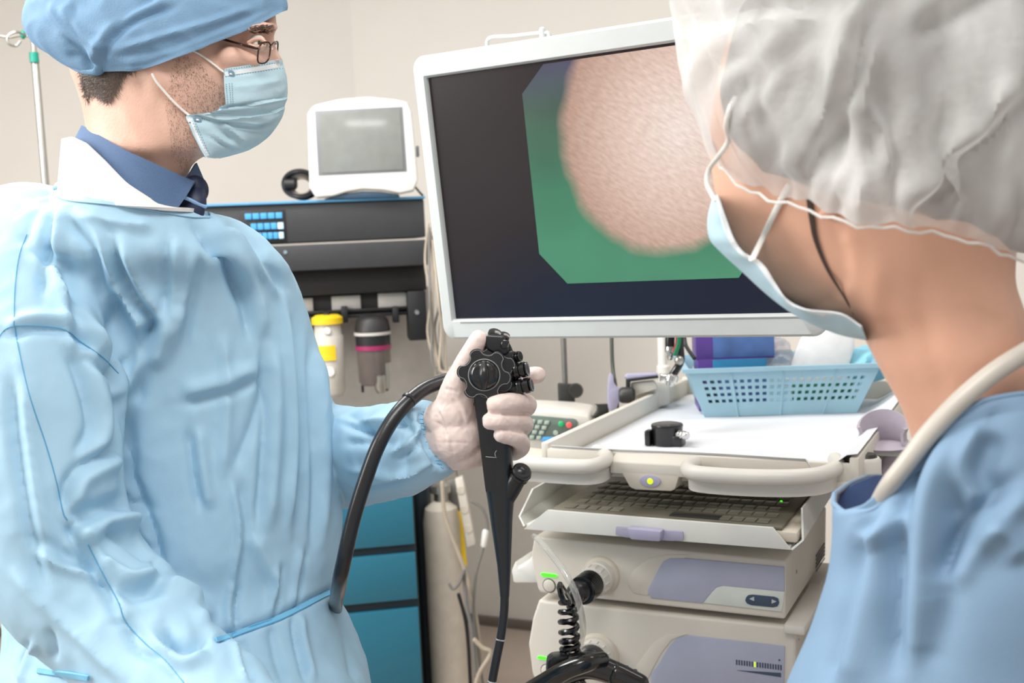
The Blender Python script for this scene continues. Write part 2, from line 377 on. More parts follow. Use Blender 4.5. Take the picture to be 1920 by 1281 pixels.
# light grey back board, black bracket plate with rails and pale labels
part('back_board', B().box(A, uL, uR+.03, .3, .33, w3-1.0, w3, .003), 'grey_panel', am)
br = part('rail_bracket', B().box(A, uL, uR-.01, .1, .13, A.f(790, 592)[1], w3, .002), 'machine_dark', am)
part('bracket_foot', B().box(A, A.f(765, 600, .05)[0], A.f(800, 600, .05)[0], .03, .13, A.f(790, 637, .05)[1], w3, .004), 'black', am)
part('screw', B().lathe(A.p(A.f(782, 586, .03)[0], .03, A.f(782, 586, .03)[1]), -A.v, [(0, .008), (.004, .006)], 10), 'chrome', am)
for (x0, x1, y0, y1) in ((560, 588, 560, 588), (621, 677, 556, 581), (708, 764, 550, 576)):
    u0, u1, a, b = quad(A, x0, y0, x1, y1, .095)
    part('label_plate', B().box(A, u0, u1, .09, .1, a, b, .002), 'label_grey', br)
for k, yy in enumerate((580, 590)):
    ww = A.f(700, yy, .08)[1]
    part('rail', B().box(A, A.f(560, 580, .08)[0], uR-.03, .07, .085, ww-.005, ww+.004, .002), 'black', br)
for x in (646, 742):
    c = A.f(x, 590, .06); part('rail_clamp', B().box(A, c[0]-.009, c[0]+.009, .05, .09, c[1]-.022, c[1]+.022, .003), 'black', br)
# teal drawer cabinet below
Ad = A; dv = -.12
ur = A.f(777, 1000, dv)[0]
part('cabinet', B().box(A, ur-.62, ur+.004, dv+.015, .36, -A.O[2]+.08, A.f(770, 905, dv)[1], .004), 'teal_dark', am)
for (y0, y1) in ((928, 1021), (1037, 1124), (1141, 1300)):
    a = A.f(775, y1, dv)[1]; b = A.f(775, y0, dv)[1]
    part('drawer', B().box(A, ur-.61, ur, dv, dv+.02, a, b, .003), 'teal', am)
part('side_column', B().tube([A.p(ur+.033, .1, -A.O[2]+.02), A.p(ur+.033, .1, A.f(780, 915, dv)[1])], .032, 20, 2, False), 'teal_dark', am)
# hanging canisters
def hang(x, y, v): u, ww = A.f(x, y, v); return A.p(u, v, ww)
def pxm(x, y, d): return d/F
s_ = 2.85/F
o = hang(613, 596, .02); cn = thing('suction_canister', A.p(*([A.f(613, 747, .02)[0], .02, A.f(613, 747, .02)[1]])), 'pale suction canister with yellow lid and yellow label', 'canister')
dn = np.array([0, 0, -1.])
part('lid', B().lathe(o, dn, [(-.008, .030), (0, .042), (.016, .042), (.017, .036)]), 'yellow', cn)
part('body', B().lathe(o, dn, [(.014, .034), (.045, .037), (.05, .041), (.2, .038), (.212, .03)]), 'canister', cn)
lb = B(); g = []
for a in np.linspace(-.75, .45, 9):
    g.append([o-A.v*math.cos(a)*.0425+A.u*math.sin(a)*.0425+dn*z for z in (.072, .112)])
part('label', lb.sheet(g, .001), 'yellow', cn)
part('gauge', B().lathe(o-A.v*.038+dn*.033, -A.v, [(0, .010), (.006, .008)], 14), 'white_plastic', cn)
part('gauge', B().lathe(o-A.v*.038+dn*.142, -A.v, [(0, .014), (.005, .012)], 14), 'white_plastic', cn)
part('hanger', B().box(A, *(lambda u: (u-.008, u+.008))(A.f(613, 596, .02)[0]), .01, .08, A.f(613, 596, .02)[1]-.01, A.f(613, 596, .02)[1]+.015, .003), 'black', cn)
o = hang(697, 597, .02); c2 = thing('vacuum_jar', o+dn*.2, 'clear vacuum jar with black cap and magenta band', 'canister')
part('cap', B().lathe(o, dn, [(-.01, .02), (-.006, .034), (.005, .044), (.034, .049), (.036, .046)]), 'machine_dark', c2)
part('cap_ring', B().lathe(o, dn, [(.036, .050), (.044, .050)]), 'label_grey', c2)
part('collar', B().lathe(o, dn, [(.044, .047), (.072, .047)]), 'black', c2)
part('band', B().lathe(o, dn, [(.072, .049), (.084, .049)]), 'magenta', c2)
part('jar', B().lathe(o, dn, [(.084, .046), (.17, .044), (.18, .038)]), 'smoke', c2)
part('filter', B().lathe(o-A.v*.03+A.u*.012, dn, [(.09, .008), (.15, .008), (.153, .016), (.19, .016), (.2, .01)], 16), 'steel', c2)
part('filter', B().lathe(o+A.u*.03-A.v*.02, dn, [(.12, .014), (.19, .014)], 16), 'steel', c2)
for dx in (-.035, .03): part('foot', B().lathe(o+A.u*dx, dn, [(.18, .004), (.2, .004)], 8), 'black', c2)
part('hanger', B().box(A, *(lambda u: (u-.008, u+.008))(A.f(697, 600, .02)[0]), .02, .08, A.f(697, 600, .02)[1]-.02, A.f(697, 600, .02)[1]+.012, .003), 'black', c2)
# cables hanging down the right side of the machine
CL = ['leftmost beige cable','second cable from the left, grey,','third cable from the left, beige,','middle grey cable','third cable from the right, beige,','second cable from the right, grey,','rightmost beige cable, longest,']
for k in range(7):
    x = 806+4.5*k+0; d = 2.78+.02*random.random()
    pts = [U(803+2.2*k, 420+8*k, d), U(x+random.uniform(-4, 4)-6, 490, d), U(x+random.uniform(-5, 5), 560, d-.02), U(x+random.uniform(-5, 5), 620, d), U(x+4+random.uniform(-6, 6), 665+6*k, d), U(x+14+random.uniform(-6, 6), 690+10*(k % 3), d)]
    tag(link('hanging_cable', *B().tube(pts, .0035, 8, 6).arr(), 'cable_grey' if k % 2 else 'cable_beige'), CL[k]+' hanging beside the black machine', 'cable', 'cables beside the machine')
# patient monitor
pf = yawframe(U(680, 366, 2.8), -6)
# feet on top of machine
zt = A.O[2]+wt; pm = thing('patient_monitor', (pf.O[0], pf.O[1], zt), 'white patient monitor with grey blank screen on the black machine', 'monitor')
out = [(592, 371), (580, 352), (577, 240), (576, 212), (588, 197), (612, 191), (640, 185), (690, 181), (742, 186), (764, 191), (772, 210), (778, 270), (784, 338), (776, 358), (750, 363), (720, 357), (680, 355), (650, 360), (625, 368)]
part('case', B().prism(pf, [pf.f(x, y, 0) for x, y in out], 0, .05, .006, 3).prism(pf, [pf.f(x, y, 0) for x, y in out], .045, .13, .012, 2, taper=.8), 'white_plastic', pm)
scr = [(590, 208), (755, 200), (763, 322), (597, 330)]
fr_ = part('screen_frame', B().prism(pf, [pf.f(x, y, 0) for x, y in scr], -.001, .004, .001), 'pm_frame', pm)
part('screen', B().prism(pf, [pf.f(x, y, 0) for x, y in [(598, 213), (750, 205), (757, 318), (604, 325)]], -.003, .002, .0005), 'pm_screen', fr_)
part('foot_arc', B().prism(pf, [pf.f(x, y, 0) for x, y in [(606, 373), (640, 363), (680, 358), (715, 359), (748, 364), (750, 370)]], .01, .11, .002), 'blue_base', pm)
part('side_button', B().box(pf, pf.f(784, 290)[0]-.004, pf.f(784, 290)[0]+.004, .02, .05, pf.f(784, 292)[1], pf.f(784, 272)[1], .002), 'pm_frame', pm)
for k, (rr, m_) in enumerate(((1., 'black'), (.82, 'cable_grey'), (.66, 'cable_beige'), (.9, 'machine_dark'))):
    pts = []
    for a in np.linspace(0, 2*PI, 15):
        pts.append(U(562+30*rr*math.cos(a)+k*2, 345+24*rr*math.sin(a)+2*k, 2.82+.012*k+.02*math.cos(a*2)))
    tag(link('coiled_cable', *B().tube(pts, .005 if k else .007, 8, 4).arr(), m_), ['thickest black loop of the cable coil left of the white patient monitor', 'grey loop in the cable coil left of the white patient monitor', 'beige innermost loop of the cable coil left of the patient monitor', 'dark grey loop in the cable coil left of the patient monitor'][k], 'cable', 'cable coil by the patient monitor')
single('cable_plug', B().lathe(U(532, 345, 2.82), RN[:, 0], [(0, .008), (.004, .014), (.03, .016), (.035, .01)], 14), 'black', 'black plug at the end of the coiled cable', 'plug')
single('sensor_cord', B().tube([U(778, 350, 2.86), U(788, 362, 2.8), U(792, 366, 2.8)], .003, 8), 'black', 'thin dark cord right of the patient monitor', 'cord')
# ---------------------------------------------------------------- IV stand
d = 2.6; iv = thing('iv_stand', np.append(U(95, 900, d)[:2], 0), 'thin steel drip stand with hooks and green clips at far left', 'stand')
top = U(62, 72, d); bot = np.array([U(88, 340, d)[0], U(88, 340, d)[1], 0.02])
part('pole', B().tube([top-np.array([0, 0, .06]), bot], .009, 14, 2, False), 'steel', iv)
part('inner_pole', B().tube([top, top-np.array([0, 0, .1])], .006, 12, 2, False), 'steel', iv)
part('collar', B().lathe(U(64, 108, d), (0, 0, -1), [(-.012, .011), (.012, .011)], 14), 'teal_clip', iv)
part('hook', B().tube([U(62, 72, d), U(45, 66, d), U(20, 70, d), U(0, 68, d), U(-25, 66, d), U(-40, 52, d)], .003, 8), 'steel', iv)
part('hook', B().tube([U(48, 66, d-.02), U(30, 60, d-.04), U(14, 68, d-.05), U(16, 82, d-.05), U(30, 86, d-.04), U(38, 78, d-.04)], .003, 8), 'steel', iv)
part('clip', B().ball(U(43, 65, d-.01), .009, (.8, .8, 1.2)), 'teal_clip', iv)
for a in range(5):
    t = a*2*PI/5; e = bot+np.array([math.cos(t)*.28, math.sin(t)*.28, 0]); part('foot', B().tube([bot+np.array([0, 0, .06]), e+np.array([0, 0, .04])], .012, 8, 2, False).ball(e+np.array([0, 0, .0]), .022), 'steel', iv)
# ---------------------------------------------------------------- clutter between the machine and the cart
d = 3.0
zf = U(840, 1281, d)[2]
gt = U(822, 912, d); gb = np.array([U(842, 1250, d)[0], U(842, 1250, d)[1], 0.0])
gc = thing('gas_cylinder', gb, 'tall pale steel gas cylinder right of the teal drawers', 'cylinder')
L = gt[2]-.0
part('tank', B().lathe(gb, (0, 0, 1), [(0, .04), (.01, .052), (L-.09, .052), (L-.05, .045), (L-.03, .02)], 28), 'cream_dark', gc)
part('valve', B().lathe(gb+np.array([0, 0, L-.035]), (0, 0, 1), [(0, .018), (.03, .018), (.03, .03), (.05, .03), (.055, .02)], 18), 'steel', gc)
sp = B(); fr2 = camframe(868, 960, 2.92)
tl = [fr2.f(x, y) for x, y in [(853, 897), (868, 893), (892, 1020), (876, 1026)]]
ps = thing('power_strip', U(868, 1026, 2.92), 'cream socket strip leaning beside the gas cylinder', 'power strip')
part('case', B().prism(fr2, tl, -.012, .03, .004), 'cream', ps)
for k in range(3):
    cx, cy = 864+7*k, 920+36*k
    c = fr2.f(cx, cy, -.012); part('socket', B().lathe(fr2.p(c[0], -.012, c[1]), -fr2.v, [(0, .012), (.002, .011)], 14), 'cream_dark', ps)
part('hook', B().tube([U(860, 897, 2.93), U(856, 880, 2.97), U(850, 868, 3.0)], .004, 8), 'steel', ps)
tl = [fr2.f(x, y, .04) for x, y in [(846, 962), (866, 958), (876, 1062), (855, 1066)]]
single('yellow_bag', B().prism(fr2, tl, .035, .05, .005), 'yellow', 'yellow plastic pouch hanging behind the cream socket strip', 'bag')
single('grey_box', B().prism(fr2, [fr2.f(x, y, .06) for x, y in [(838, 900), (858, 897), (866, 958), (842, 962)]], .052, .08, .005), 'cable_grey', 'small grey box above the yellow pouch', 'box')
cords = [('cable_beige', .0055, [(829, 905), (833, 960), (845, 1000), (868, 1060), (885, 1120), (897, 1190), (902, 1245), (900, 1290)], 'beige cord running down beside the black endoscope tube'),
 ('cable_grey', .004, [(884, 940), (905, 955), (914, 990), (905, 1030), (892, 1080), (888, 1150), (895, 1220), (905, 1280)], 'grey cord looping right of the socket strip'),
 ('black', .005, [(860, 1115), (872, 1160), (878, 1210), (882, 1281)], 'black cord at the bottom near the gas cylinder'),
 ('cable_grey', .005, [(870, 1070), (874, 1130), (884, 1180), (890, 1240), (896, 1281)], 'grey cord just right of the black cord'),
 ('cable_grey', .004, [(842, 1095), (850, 1105), (862, 1092), (868, 1075)], 'short hooked grey wire below the yellow pouch'),
 ('cable_beige', .006, [(890, 1200), (905, 1215), (920, 1225), (900, 1260), (890, 1290)], 'beige cord end curling near the skirting')]
for k, (m_, r_, pp, lb_) in enumerate(cords):
    single('loose_cord', B().tube([U(x, y, 2.86-.01*k) for x, y in pp], r_, 8), m_, lb_, 'cord', 'cords beside the gas cylinder')
single('inline_switch', B().lathe(U(911, 993, 2.85), U(907, 1026, 2.85)-U(911, 993, 2.85), [(0, .006), (.004, .009), (.043, .009), (.048, .006)], 12), 'white_plastic', 'white inline coupling on the looping grey cord', 'switch')
single('wall_plate', B().prism(fr2, [fr2.f(x, y, .1) for x, y in [(858, 1200), (868, 1197), (872, 1265), (860, 1270)]], .09, .11, .003), 'white_plastic', 'narrow white bracket low beside the gas cylinder', 'bracket')
# ---------------------------------------------------------------- large monitor
def raydir(x, y): r = ray(x, y); return r/np.linalg.norm(r)
def xpt(p1, p2, p3, p4):
    a = np.cross([*p1, 1], [*p2, 1]); b = np.cross([*p3, 1], [*p4, 1]); c = np.cross(a, b); return c[:2]/c[2]
vp = xpt((770, 108), (1250, 33), (832, 637), (1555, 632))
du = -raydir(*vp)
nl = np.cross(ray(770, 108), ray(832, 637)); dw = np.cross(nl, du); dw /= np.linalg.norm(dw)
if dw[2] < 0: dw = -dw
dvv = np.cross(dw, du); dvv = dvv if np.dot(dvv, ray(960, 640)) > 0 else -dvv
MN = Frame(U(832, 637, 1.72), du, dvv, dw)
u1, w0 = MN.f(1552, 632); w1_ = MN.f(770, 108)[1]
mon = thing('surgical_monitor', MN.p(u1/2, .05, 0), 'large pale grey monitor showing an octagonal skin and green camera picture', 'monitor')
si = [MN.f(x, y) for x, y in ((797, 146), (849, 600), (1495, 591))]
su0 = .5*(si[0][0]+si[1][0]); sw1 = si[0][1]; sw0 = si[1][1]; su1 = si[2][0]
# bezel with a real opening
bb = B()
def frame_ring(b, fr, o, i, v0, v1, r=.02, ri=.002, n=6):
    def rr(u0, u1, w0, w1, r): 
        out = []
        for (cx, cy, a0) in ((u1-r, w1-r, 0), (u0+r, w1-r, 90), (u0+r, w0+r, 180), (u1-r, w0+r, 270)):
            for k in range(n+1):
                a = math.radians(a0+90*k/n); out.append((cx+r*math.cos(a), cy+r*math.sin(a)))
        return out
    O1 = rr(*o, r); O2 = rr(o[0]+.004, o[1]-.004, o[2]+.004, o[3]-.004, r); I1 = rr(*i, ri)
    I0 = rr(i[0]-.003, i[1]+.003, i[2]-.003, i[3]+.003, ri)
    rings = [[fr.p(p[0], v1, p[1]) for p in O1], [fr.p(p[0], v0+.004, p[1]) for p in O1], [fr.p(p[0], v0, p[1]) for p in O2], [fr.p(p[0], v0, p[1]) for p in I0], [fr.p(p[0], v0+.004, p[1]) for p in I1], [fr.p(p[0], v0+.012, p[1]) for p in I1]]
    return b.loft(rings, False)
part('bezel', frame_ring(B(), MN, (0, u1, 0, w1_), (su0, su1, sw0, sw1), 0, .045), 'bezel', mon)
part('back_cover', B().box(MN, .01, u1-.01, .04, .065, .01, w1_-.01, .008), 'bezel', mon)
part('vesa_mount', B().box(MN, u1*.62-.05, u1*.62+.05, .065, .1, w1_*.5-.05, w1_*.5+.05, .004), 'bezel_line', mon)
part('trim_line', B().box(MN, .035, u1-.03, -.0008, .002, sw0-.0055, sw0-.0035), 'bezel_line', mon)
part('handle_wire', B().tube([MN.p(a, .052, b-c) for (a, b), c in ((MN.f(915, 82, .052), .02), (MN.f(916, 73, .052), 0), (MN.f(960, 68, .052), 0), (MN.f(1016, 62, .052), 0), (MN.f(1030, 66, .052), 0), (MN.f(1032, 78, .052), .02))], .003, 8), 'bezel', mon)
part('handle_post', B().tube([MN.p(MN.f(1018, 75, .052)[0], .052, MN.f(1018, 80, .052)[1]), MN.p(MN.f(1017, 56, .052)[0], .052, MN.f(1017, 56, .052)[1])], .005, 10, 2, False), 'bezel', mon)
def screenmat():
    m = bpy.data.materials.new('screen_dark'); m.use_nodes = True; nt = m.node_tree; b = nt.nodes['Principled BSDF']
    b.inputs['Base Color'].default_value = (.012, .011, .011, 1); b.inputs['Roughness'].default_value = .3; b.inputs['Specular IOR Level'].default_value = .15
    uv = nt.nodes.new('ShaderNodeUVMap'); n = nt.nodes.new('ShaderNodeTexNoise'); n.inputs['Scale'].default_value = 2.2; n.inputs['Detail'].default_value = 3
    sp = nt.nodes.new('ShaderNodeSeparateXYZ'); nt.links.new(uv.outputs[0], sp.inputs[0]); nt.links.new(uv.outputs[0], n.inputs['Vector'])
    r = nt.nodes.new('ShaderNodeValToRGB'); e = r.color_ramp.elements; e[0].position = .1; e[0].color = s2l((26, 38, 62)); e[1].position = .55; e[1].color = s2l((52, 42, 42))
    ad = nt.nodes.new('ShaderNodeMath'); ad.operation = 'MULTIPLY_ADD'; ad.inputs[1].default_value = .5; nt.links.new(n.outputs[0], ad.inputs[0]); 
    s2 = nt.nodes.new('ShaderNodeMath'); s2.operation = 'SUBTRACT'; nt.links.new(sp.outputs[1], s2.inputs[0]); s2.inputs[1].default_value = .22; nt.links.new(s2.outputs[0], ad.inputs[2])
    x2 = nt.nodes.new('ShaderNodeMath'); x2.operation = 'MULTIPLY_ADD'; x2.inputs[1].default_value = -.55; nt.links.new(sp.outputs[0], x2.inputs[0]); nt.links.new(ad.outputs[0], x2.inputs[2])
    x3 = nt.nodes.new('ShaderNodeMath'); x3.operation = 'ADD'; x3.inputs[1].default_value = .28; nt.links.new(x2.outputs[0], x3.inputs[0])
    nt.links.new(x3.outputs[0], r.inputs[0]); nt.links.new(r.outputs[0], b.inputs['Emission Color']); b.inputs['Emission Strength'].default_value = .45
    return m
def picmat():
    m = bpy.data.materials.new('screen_picture'); m.use_nodes = True; nt = m.node_tree; b = nt.nodes['Principled BSDF']
    b.inputs['Base Color'].default_value = (.01, .01, .01, 1); b.inputs['Roughness'].default_value = .35; b.inputs['Specular IOR Level'].default_value = .15
    N_ = nt.nodes.new; Lk = nt.links.new
    uv = N_('ShaderNodeUVMap'); 
    def mp(loc, rot, scale):
        q = N_('ShaderNodeMapping'); q.vector_type = 'TEXTURE'; q.inputs['Location'].default_value = (*loc, 0); q.inputs['Rotation'].default_value = (0, 0, rot); q.inputs['Scale'].default_value = (*scale, 1); Lk(uv.outputs[0], q.inputs[0]); return q
    def ln(v): q = N_('ShaderNodeVectorMath'); q.operation = 'LENGTH'; Lk(v, q.inputs[0]); return q.outputs['Value']
    nz = N_('ShaderNodeTexNoise'); nz.inputs['Scale'].default_value = 5; Lk(uv.outputs[0], nz.inputs['Vector'])
    d1 = ln(mp((.68, .69), -.30, (.55, .64)).outputs[0])
    a = N_('ShaderNodeMath'); a.operation = 'MULTIPLY_ADD'; a.inputs[1].default_value = .12; Lk(nz.outputs[0], a.inputs[0]); Lk(d1, a.inputs[2])
    rb = N_('ShaderNodeValToRGB'); Lk(a.outputs[0], rb.inputs[0]); rb.color_ramp.elements[0].position = .90; rb.color_ramp.elements[0].color = (0, 0, 0, 1); rb.color_ramp.elements[1].position = 1.16; rb.color_ramp.elements[1].color = (1, 1, 1, 1)
    # skin tones, brighter on the right, with fine streaks
    d2 = ln(mp((.74, .66), -.3, (.52, .6)).outputs[0])
    rs = N_('ShaderNodeValToRGB'); Lk(d2, rs.inputs[0]); e = rs.color_ramp.elements; e[0].position = 0; e[0].color = s2l((238, 222, 214)); e[1].position = 1; e[1].color = s2l((186, 152, 136)); q = e.new(.5); q.color = s2l((222, 196, 182))
    ns = N_('ShaderNodeTexNoise'); ns.inputs['Scale'].default_value = 40; ns.inputs['Detail'].default_value = 5; q = mp((0, 0), -.6, (1.6, .55)); Lk(q.outputs[0], ns.inputs['Vector'])
    rn = N_('ShaderNodeValToRGB'); Lk(ns.outputs[0], rn.inputs[0]); rn.color_ramp.elements[0].position = .3; rn.color_ramp.elements[0].color = (.8, .77, .75, 1); rn.color_ramp.elements[1].position = .7; rn.color_ramp.elements[1].color = (1.0, 1.0, 1.0, 1)
    ms = N_('ShaderNodeMix'); ms.data_type = 'RGBA'; ms.blend_type = 'MULTIPLY'; ms.inputs[0].default_value = 1; Lk(rs.outputs[0], ms.inputs[6]); Lk(rn.outputs[0], ms.inputs[7])
    # green drape: bluish grey at the top left
    sp = N_('ShaderNodeSeparateXYZ'); Lk(uv.outputs[0], sp.inputs[0])
    rg = N_('ShaderNodeValToRGB'); Lk(sp.outputs[1], rg.inputs[0]); e = rg.color_ramp.elements; e[0].position = .1; e[0].color = s2l((72, 132, 102)); e[1].position = .98; e[1].color = s2l((76, 76, 96)); q = e.new(.8); q.color = s2l((66, 90, 76)); q = e.new(.45); q.color = s2l((62, 118, 90))
    vo = N_('ShaderNodeTexVoronoi'); vo.inputs['Scale'].default_value = 4; Lk(uv.outputs[0], vo.inputs['Vector'])
    rv = N_('ShaderNodeValToRGB'); Lk(vo.outputs['Distance'], rv.inputs[0]); rv.color_ramp.elements[0].color = (.85, .85, .85, 1); rv.color_ramp.elements[1].color = (1.1, 1.12, 1.1, 1)
    mg = N_('ShaderNodeMix'); mg.data_type = 'RGBA'; mg.blend_type = 'MULTIPLY'; mg.inputs[0].default_value = 1; Lk(rg.outputs[0], mg.inputs[6]); Lk(rv.outputs[0], mg.inputs[7])
    fin = N_('ShaderNodeMix'); fin.data_type = 'RGBA'; Lk(rb.outputs[0], fin.inputs[0]); Lk(ms.outputs[2], fin.inputs[6]); Lk(mg.outputs[2], fin.inputs[7])
    Lk(fin.outputs[2], b.inputs['Emission Color']); b.inputs['Emission Strength'].default_value = .84
    return m
def uvmesh(o, fr, loc, u0, w0, s):
    me = o.data; L_ = me.uv_layers.new(name='UVMap')
    for lp in me.loops:
        q = np.array(me.vertices[lp.vertex_index].co)+loc-fr.O; L_.data[lp.index].uv = ((q @ fr.u-u0)/s, (q @ fr.w-w0)/s)
H = sw1-sw0
sd = link('screen', *B().box(MN, su0, su1, .01, .014, sw0, sw1).arr(), screenmat(), mon); uvmesh(sd, MN, LOC[mon.name], su0, sw0, H)
oc = [MN.f(x, y, .009) for x, y in ((1018, 110), (979, 176), (1011, 476), (1064, 532), (1385, 521))]
ocr = [(oc[4][0]+.04, oc[4][1]+.055), (oc[4][0]+.04, sw1-.045), (oc[4][0], sw1-.004), (oc[0][0], sw1-.004)]
pc = link('camera_picture', *B().prism(MN, oc[1:5]+ocr[:3]+[(oc[0][0], sw1-.004)], .009, .011).arr(), picmat(), sd)
uvmesh(pc, MN, LOC[mon.name], oc[1][0], oc[3][1], sw1-.004-oc[3][1])
pc['label'] = 'octagonal camera picture of pale skin over green cloth'
# ---------------------------------------------------------------- endoscopy cart
K = yawframe(U(1300, 851, 1.66), 26.5)          # front plane v = 0, tray rim height w = 0
fz = -K.O[2]
cart = thing('endoscopy_cart', K.p(0, .3, fz), 'cream medical cart with tray top, loop handles, pull-out shelf and lower processors', 'cart')
FLu = K.h(1026, 834)[0]; FRu = K.h(1588, 864)[0]; BLv = K.h(1290, 716)[1]; TV = BLv
TW = -.03                                        # tray floor
RT = .006
def tray():
    b = B()
    b.box(K, FLu, FRu+.012, -.004, TV+.01, TW-.014, TW, .003)                # floor plate
    b.box(K, FLu-.006, FLu+.008, 0, TV+.012, TW-.012, RT, .003)               # left rim
    b.box(K, FRu+.004, FRu+.018, 0, TV+.012, TW-.012, RT, .003)               # right rim
    b.box(K, FLu-.006, FRu+.018, TV, TV+.014, TW-.012, RT+.004, .003)         # back rim
    a0 = K.f(1150, 884, -.006)[1]
    b.box(K, FLu+.0, FRu+.01, .0, .010, a0, -.003, .003)                       # front wall
    c0, c1 = K.f(1143, 880, -.03)[0], K.f(1292, 885, -.03)[0]
    b.prism(K, [(.006, -.002), (-.030, -.012), (-.030, a0+.002), (.006, a0+.002)], c0, c1, .003, axis='u')   # sloping lip between the handles
    return b
part('tray', tray(), 'cream', cart)
zap = K.f(1150, 884, -.006)[1]
# loop handles: a bar around an opening with a skirt underneath
def handle(px, wz, skirt):
    pts = [K.h(x, y, wz) for x, y in px]; b = B()
    P = [K.p(u, v, wz) for u, v in pts]
    b.tube(P, .0115, 16, 5)
    sk = [K.p(*( (u, v+.012, wz-.012))) for u, v in pts]
    Lp = crom(np.array(sk), 5); g = [[p, p+np.array([0, 0, -skirt])] for p in Lp]
    b.sheet(g, .006)
    return b
part('handle', handle([(1302, 868), (1290, 876), (1295, 885), (1330, 890), (1400, 894), (1480, 895), (1532, 891), (1558, 883), (1570, 873), (1566, 862)], -.010, .019), 'cream_white', cart)
part('handle', handle([(950, 842), (935, 854), (945, 866), (985, 869), (1060, 874), (1108, 874), (1132, 866), (1136, 855), (1120, 846)], -.010, .019), 'cream_white', cart)
# well floors seen inside the handle loops
for px in ([(1330, 866), (1320, 885), (1540, 893), (1550, 874)], [(960, 836), (955, 866), (1110, 876), (1130, 852)]):
    q = [K.h(x, y, -.045) for x, y in px]
    part('handle_web', B().prism(K, q, -.050, -.045, .002, axis='w'), 'cream_dark', cart)
# power button pod
pod = part('button_pod', B().prism(K, [K.f(x, y, -.03) for x, y in [(1163, 883), (1180, 914), (1190, 919), (1258, 922), (1266, 918), (1275, 888)]], -.03, .06, .003), 'cream_dark', cart)
c = K.f(1219, 902, -.031)
part('button', B().prism(K, [(c[0]+.017*math.cos(a), c[1]+.0095*math.sin(a)) for a in np.linspace(0, 2*PI, 24, endpoint=False)], -.033, -.028, .001), 'lavender', pod)
part('indicator', B().ball(K.p(c[0]+.001, -.034, c[1]), .0048, (1, .5, 1), K), 'led_lime', pod)
# right corner post
cp_ = K.h(1578, 862, -.012); 
pc_ = (cp_[0]+.030, cp_[1]+.006)
part('corner_post', B().lathe(K.p(pc_[0], pc_[1], K.f(1578, 900, .0)[1]-.006), (0, 0, 1), [(-.018, .025), (-.015, .027), (.022, .027), (.026, .024)], 32), 'cream_white', cart)
part('column', B().lathe(K.p(pc_[0], pc_[1], fz+.12), (0, 0, 1), [(0, .02), (K.f(1578, 900)[1]-fz-.146, .02)], 20), 'knob', cart)
part('post_cap', B().lathe(K.p(pc_[0]+.005, pc_[1]+.002, K.f(1578, 900)[1]+.021), (0, 0, 1), [(0, .016), (.004, .014)], 20), 'knob', cart)
part('column', B().box(K, FLu+.02, FLu+.06, TV-.05, TV-.0, fz+.12, TW-.015, .004), 'cream_dark', cart)
part('column', B().box(K, FRu-.06, FRu-.02, TV-.05, TV-.0, fz+.12, TW-.015, .004), 'cream_dark', cart)
# keyboard shelf
v0 = -.055
lip = [(1027, 956), (1449, 989), (1484, 1031), (983, 992)]
def bow(p, n=1): return p
kw = K.f(1250, 972, v0)[1]
lp = [K.f(x, y, v0) for x, y in lip]
kl, kr = lp[0][0], lp[1][0]
sh = part('pull_out_shelf', B().prism(K, lp, v0-.002, v0+.003, .001).box(K, lp[3][0]+.004, lp[2][0]-.002, v0, .34, lp[2][1]-.001, lp[2][1]+.004, .001), 'shelf', cart)
wb = lp[2][1]; wtl = max(lp[0][1], lp[1][1])
for sx, ue, ui in ((-1, lp[3][0], lp[0][0]), (1, lp[2][0], lp[1][0])):
    # flared side wing rising away from the front
    part('wing', B().sheet([[K.p(ue, v0, wb), K.p(ue-sx*.002, .32, wb)], [K.p(ue+sx*.014, v0+.012, wb+.012), K.p(ue+sx*.014, .32, wb+.03)], [K.p(ue+sx*.006, v0+.05, wb+.05), K.p(ue+sx*.006, .32, wb+.052)]], .003), 'shelf', cart)
kbw = lp[0][1]+.000
k0 = K.h(1030, 956, kbw); k1 = K.h(1470, 998, kbw); kd = .20
ku0, ku1 = kl+.002, kr+.012
part('keyboard_bed', B().box(K, ku0-.004, ku1+.022, v0+.006, .25, wb+.008, kbw-.006, .004), 'kb_frame', cart)
kb = thing('keyboard', K.p((ku0+ku1)/2, .05, kbw-.006), 'flat grey-green membrane keyboard lying in the pull-out shelf of the cart', 'keyboard')
part('base', B().box(K, ku0, ku1, v0+.008, .235, kbw-.0055, kbw, .002), 'kb', kb)
keyme = None
nr, nc = 6, 17
for r in range(nr):
    for c in range(nc):
        if r == 0 and 4 < c < 11: continue
        uu = ku0+.02+(ku1-ku0-.04)*(c+.5+.25*(r % 2)-.12)/nc; vv = v0+.03+r*.036
        if keyme is None:
            o = link('key', *B().box(K, uu-.0085, uu+.0085, vv-.011, vv+.011, kbw, kbw+.0016, .002).arr(), 'kb_key', kb); keyme = (o, uu, vv)
        else:
            o = keyme[0].copy(); C.objects.link(o); o.parent = kb; o.location = Vector(K.u*(uu-keyme[1])+K.v*(vv-keyme[2]))
part('space_bar', B().box(K, *(lambda a, b: (a[0], b[0]))(K.h(1258, 965, kbw), K.h(1352, 972, kbw)), v0+.018, v0+.042, kbw, kbw+.002, .003), 'knob', kb)
cc = K.h(1465, 942, kbw); part('indicator', B().ball(K.p(cc[0], cc[1], kbw+.001), .0022), 'led_green', kb)
hp = [(1153, 989), (1160, 987), (1275, 994), (1283, 999), (1281, 1012), (1262, 1014), (1240, 1008), (1236, 1016), (1180, 1012), (1172, 1003), (1155, 1000)]
hb = B().prism(K, [K.f(x, y, v0-.004) for x, y in [(1155, 987), (1281, 996), (1283, 1012), (1262, 1015), (1172, 1008), (1154, 1002)]], v0-.006, v0-.002, .002)
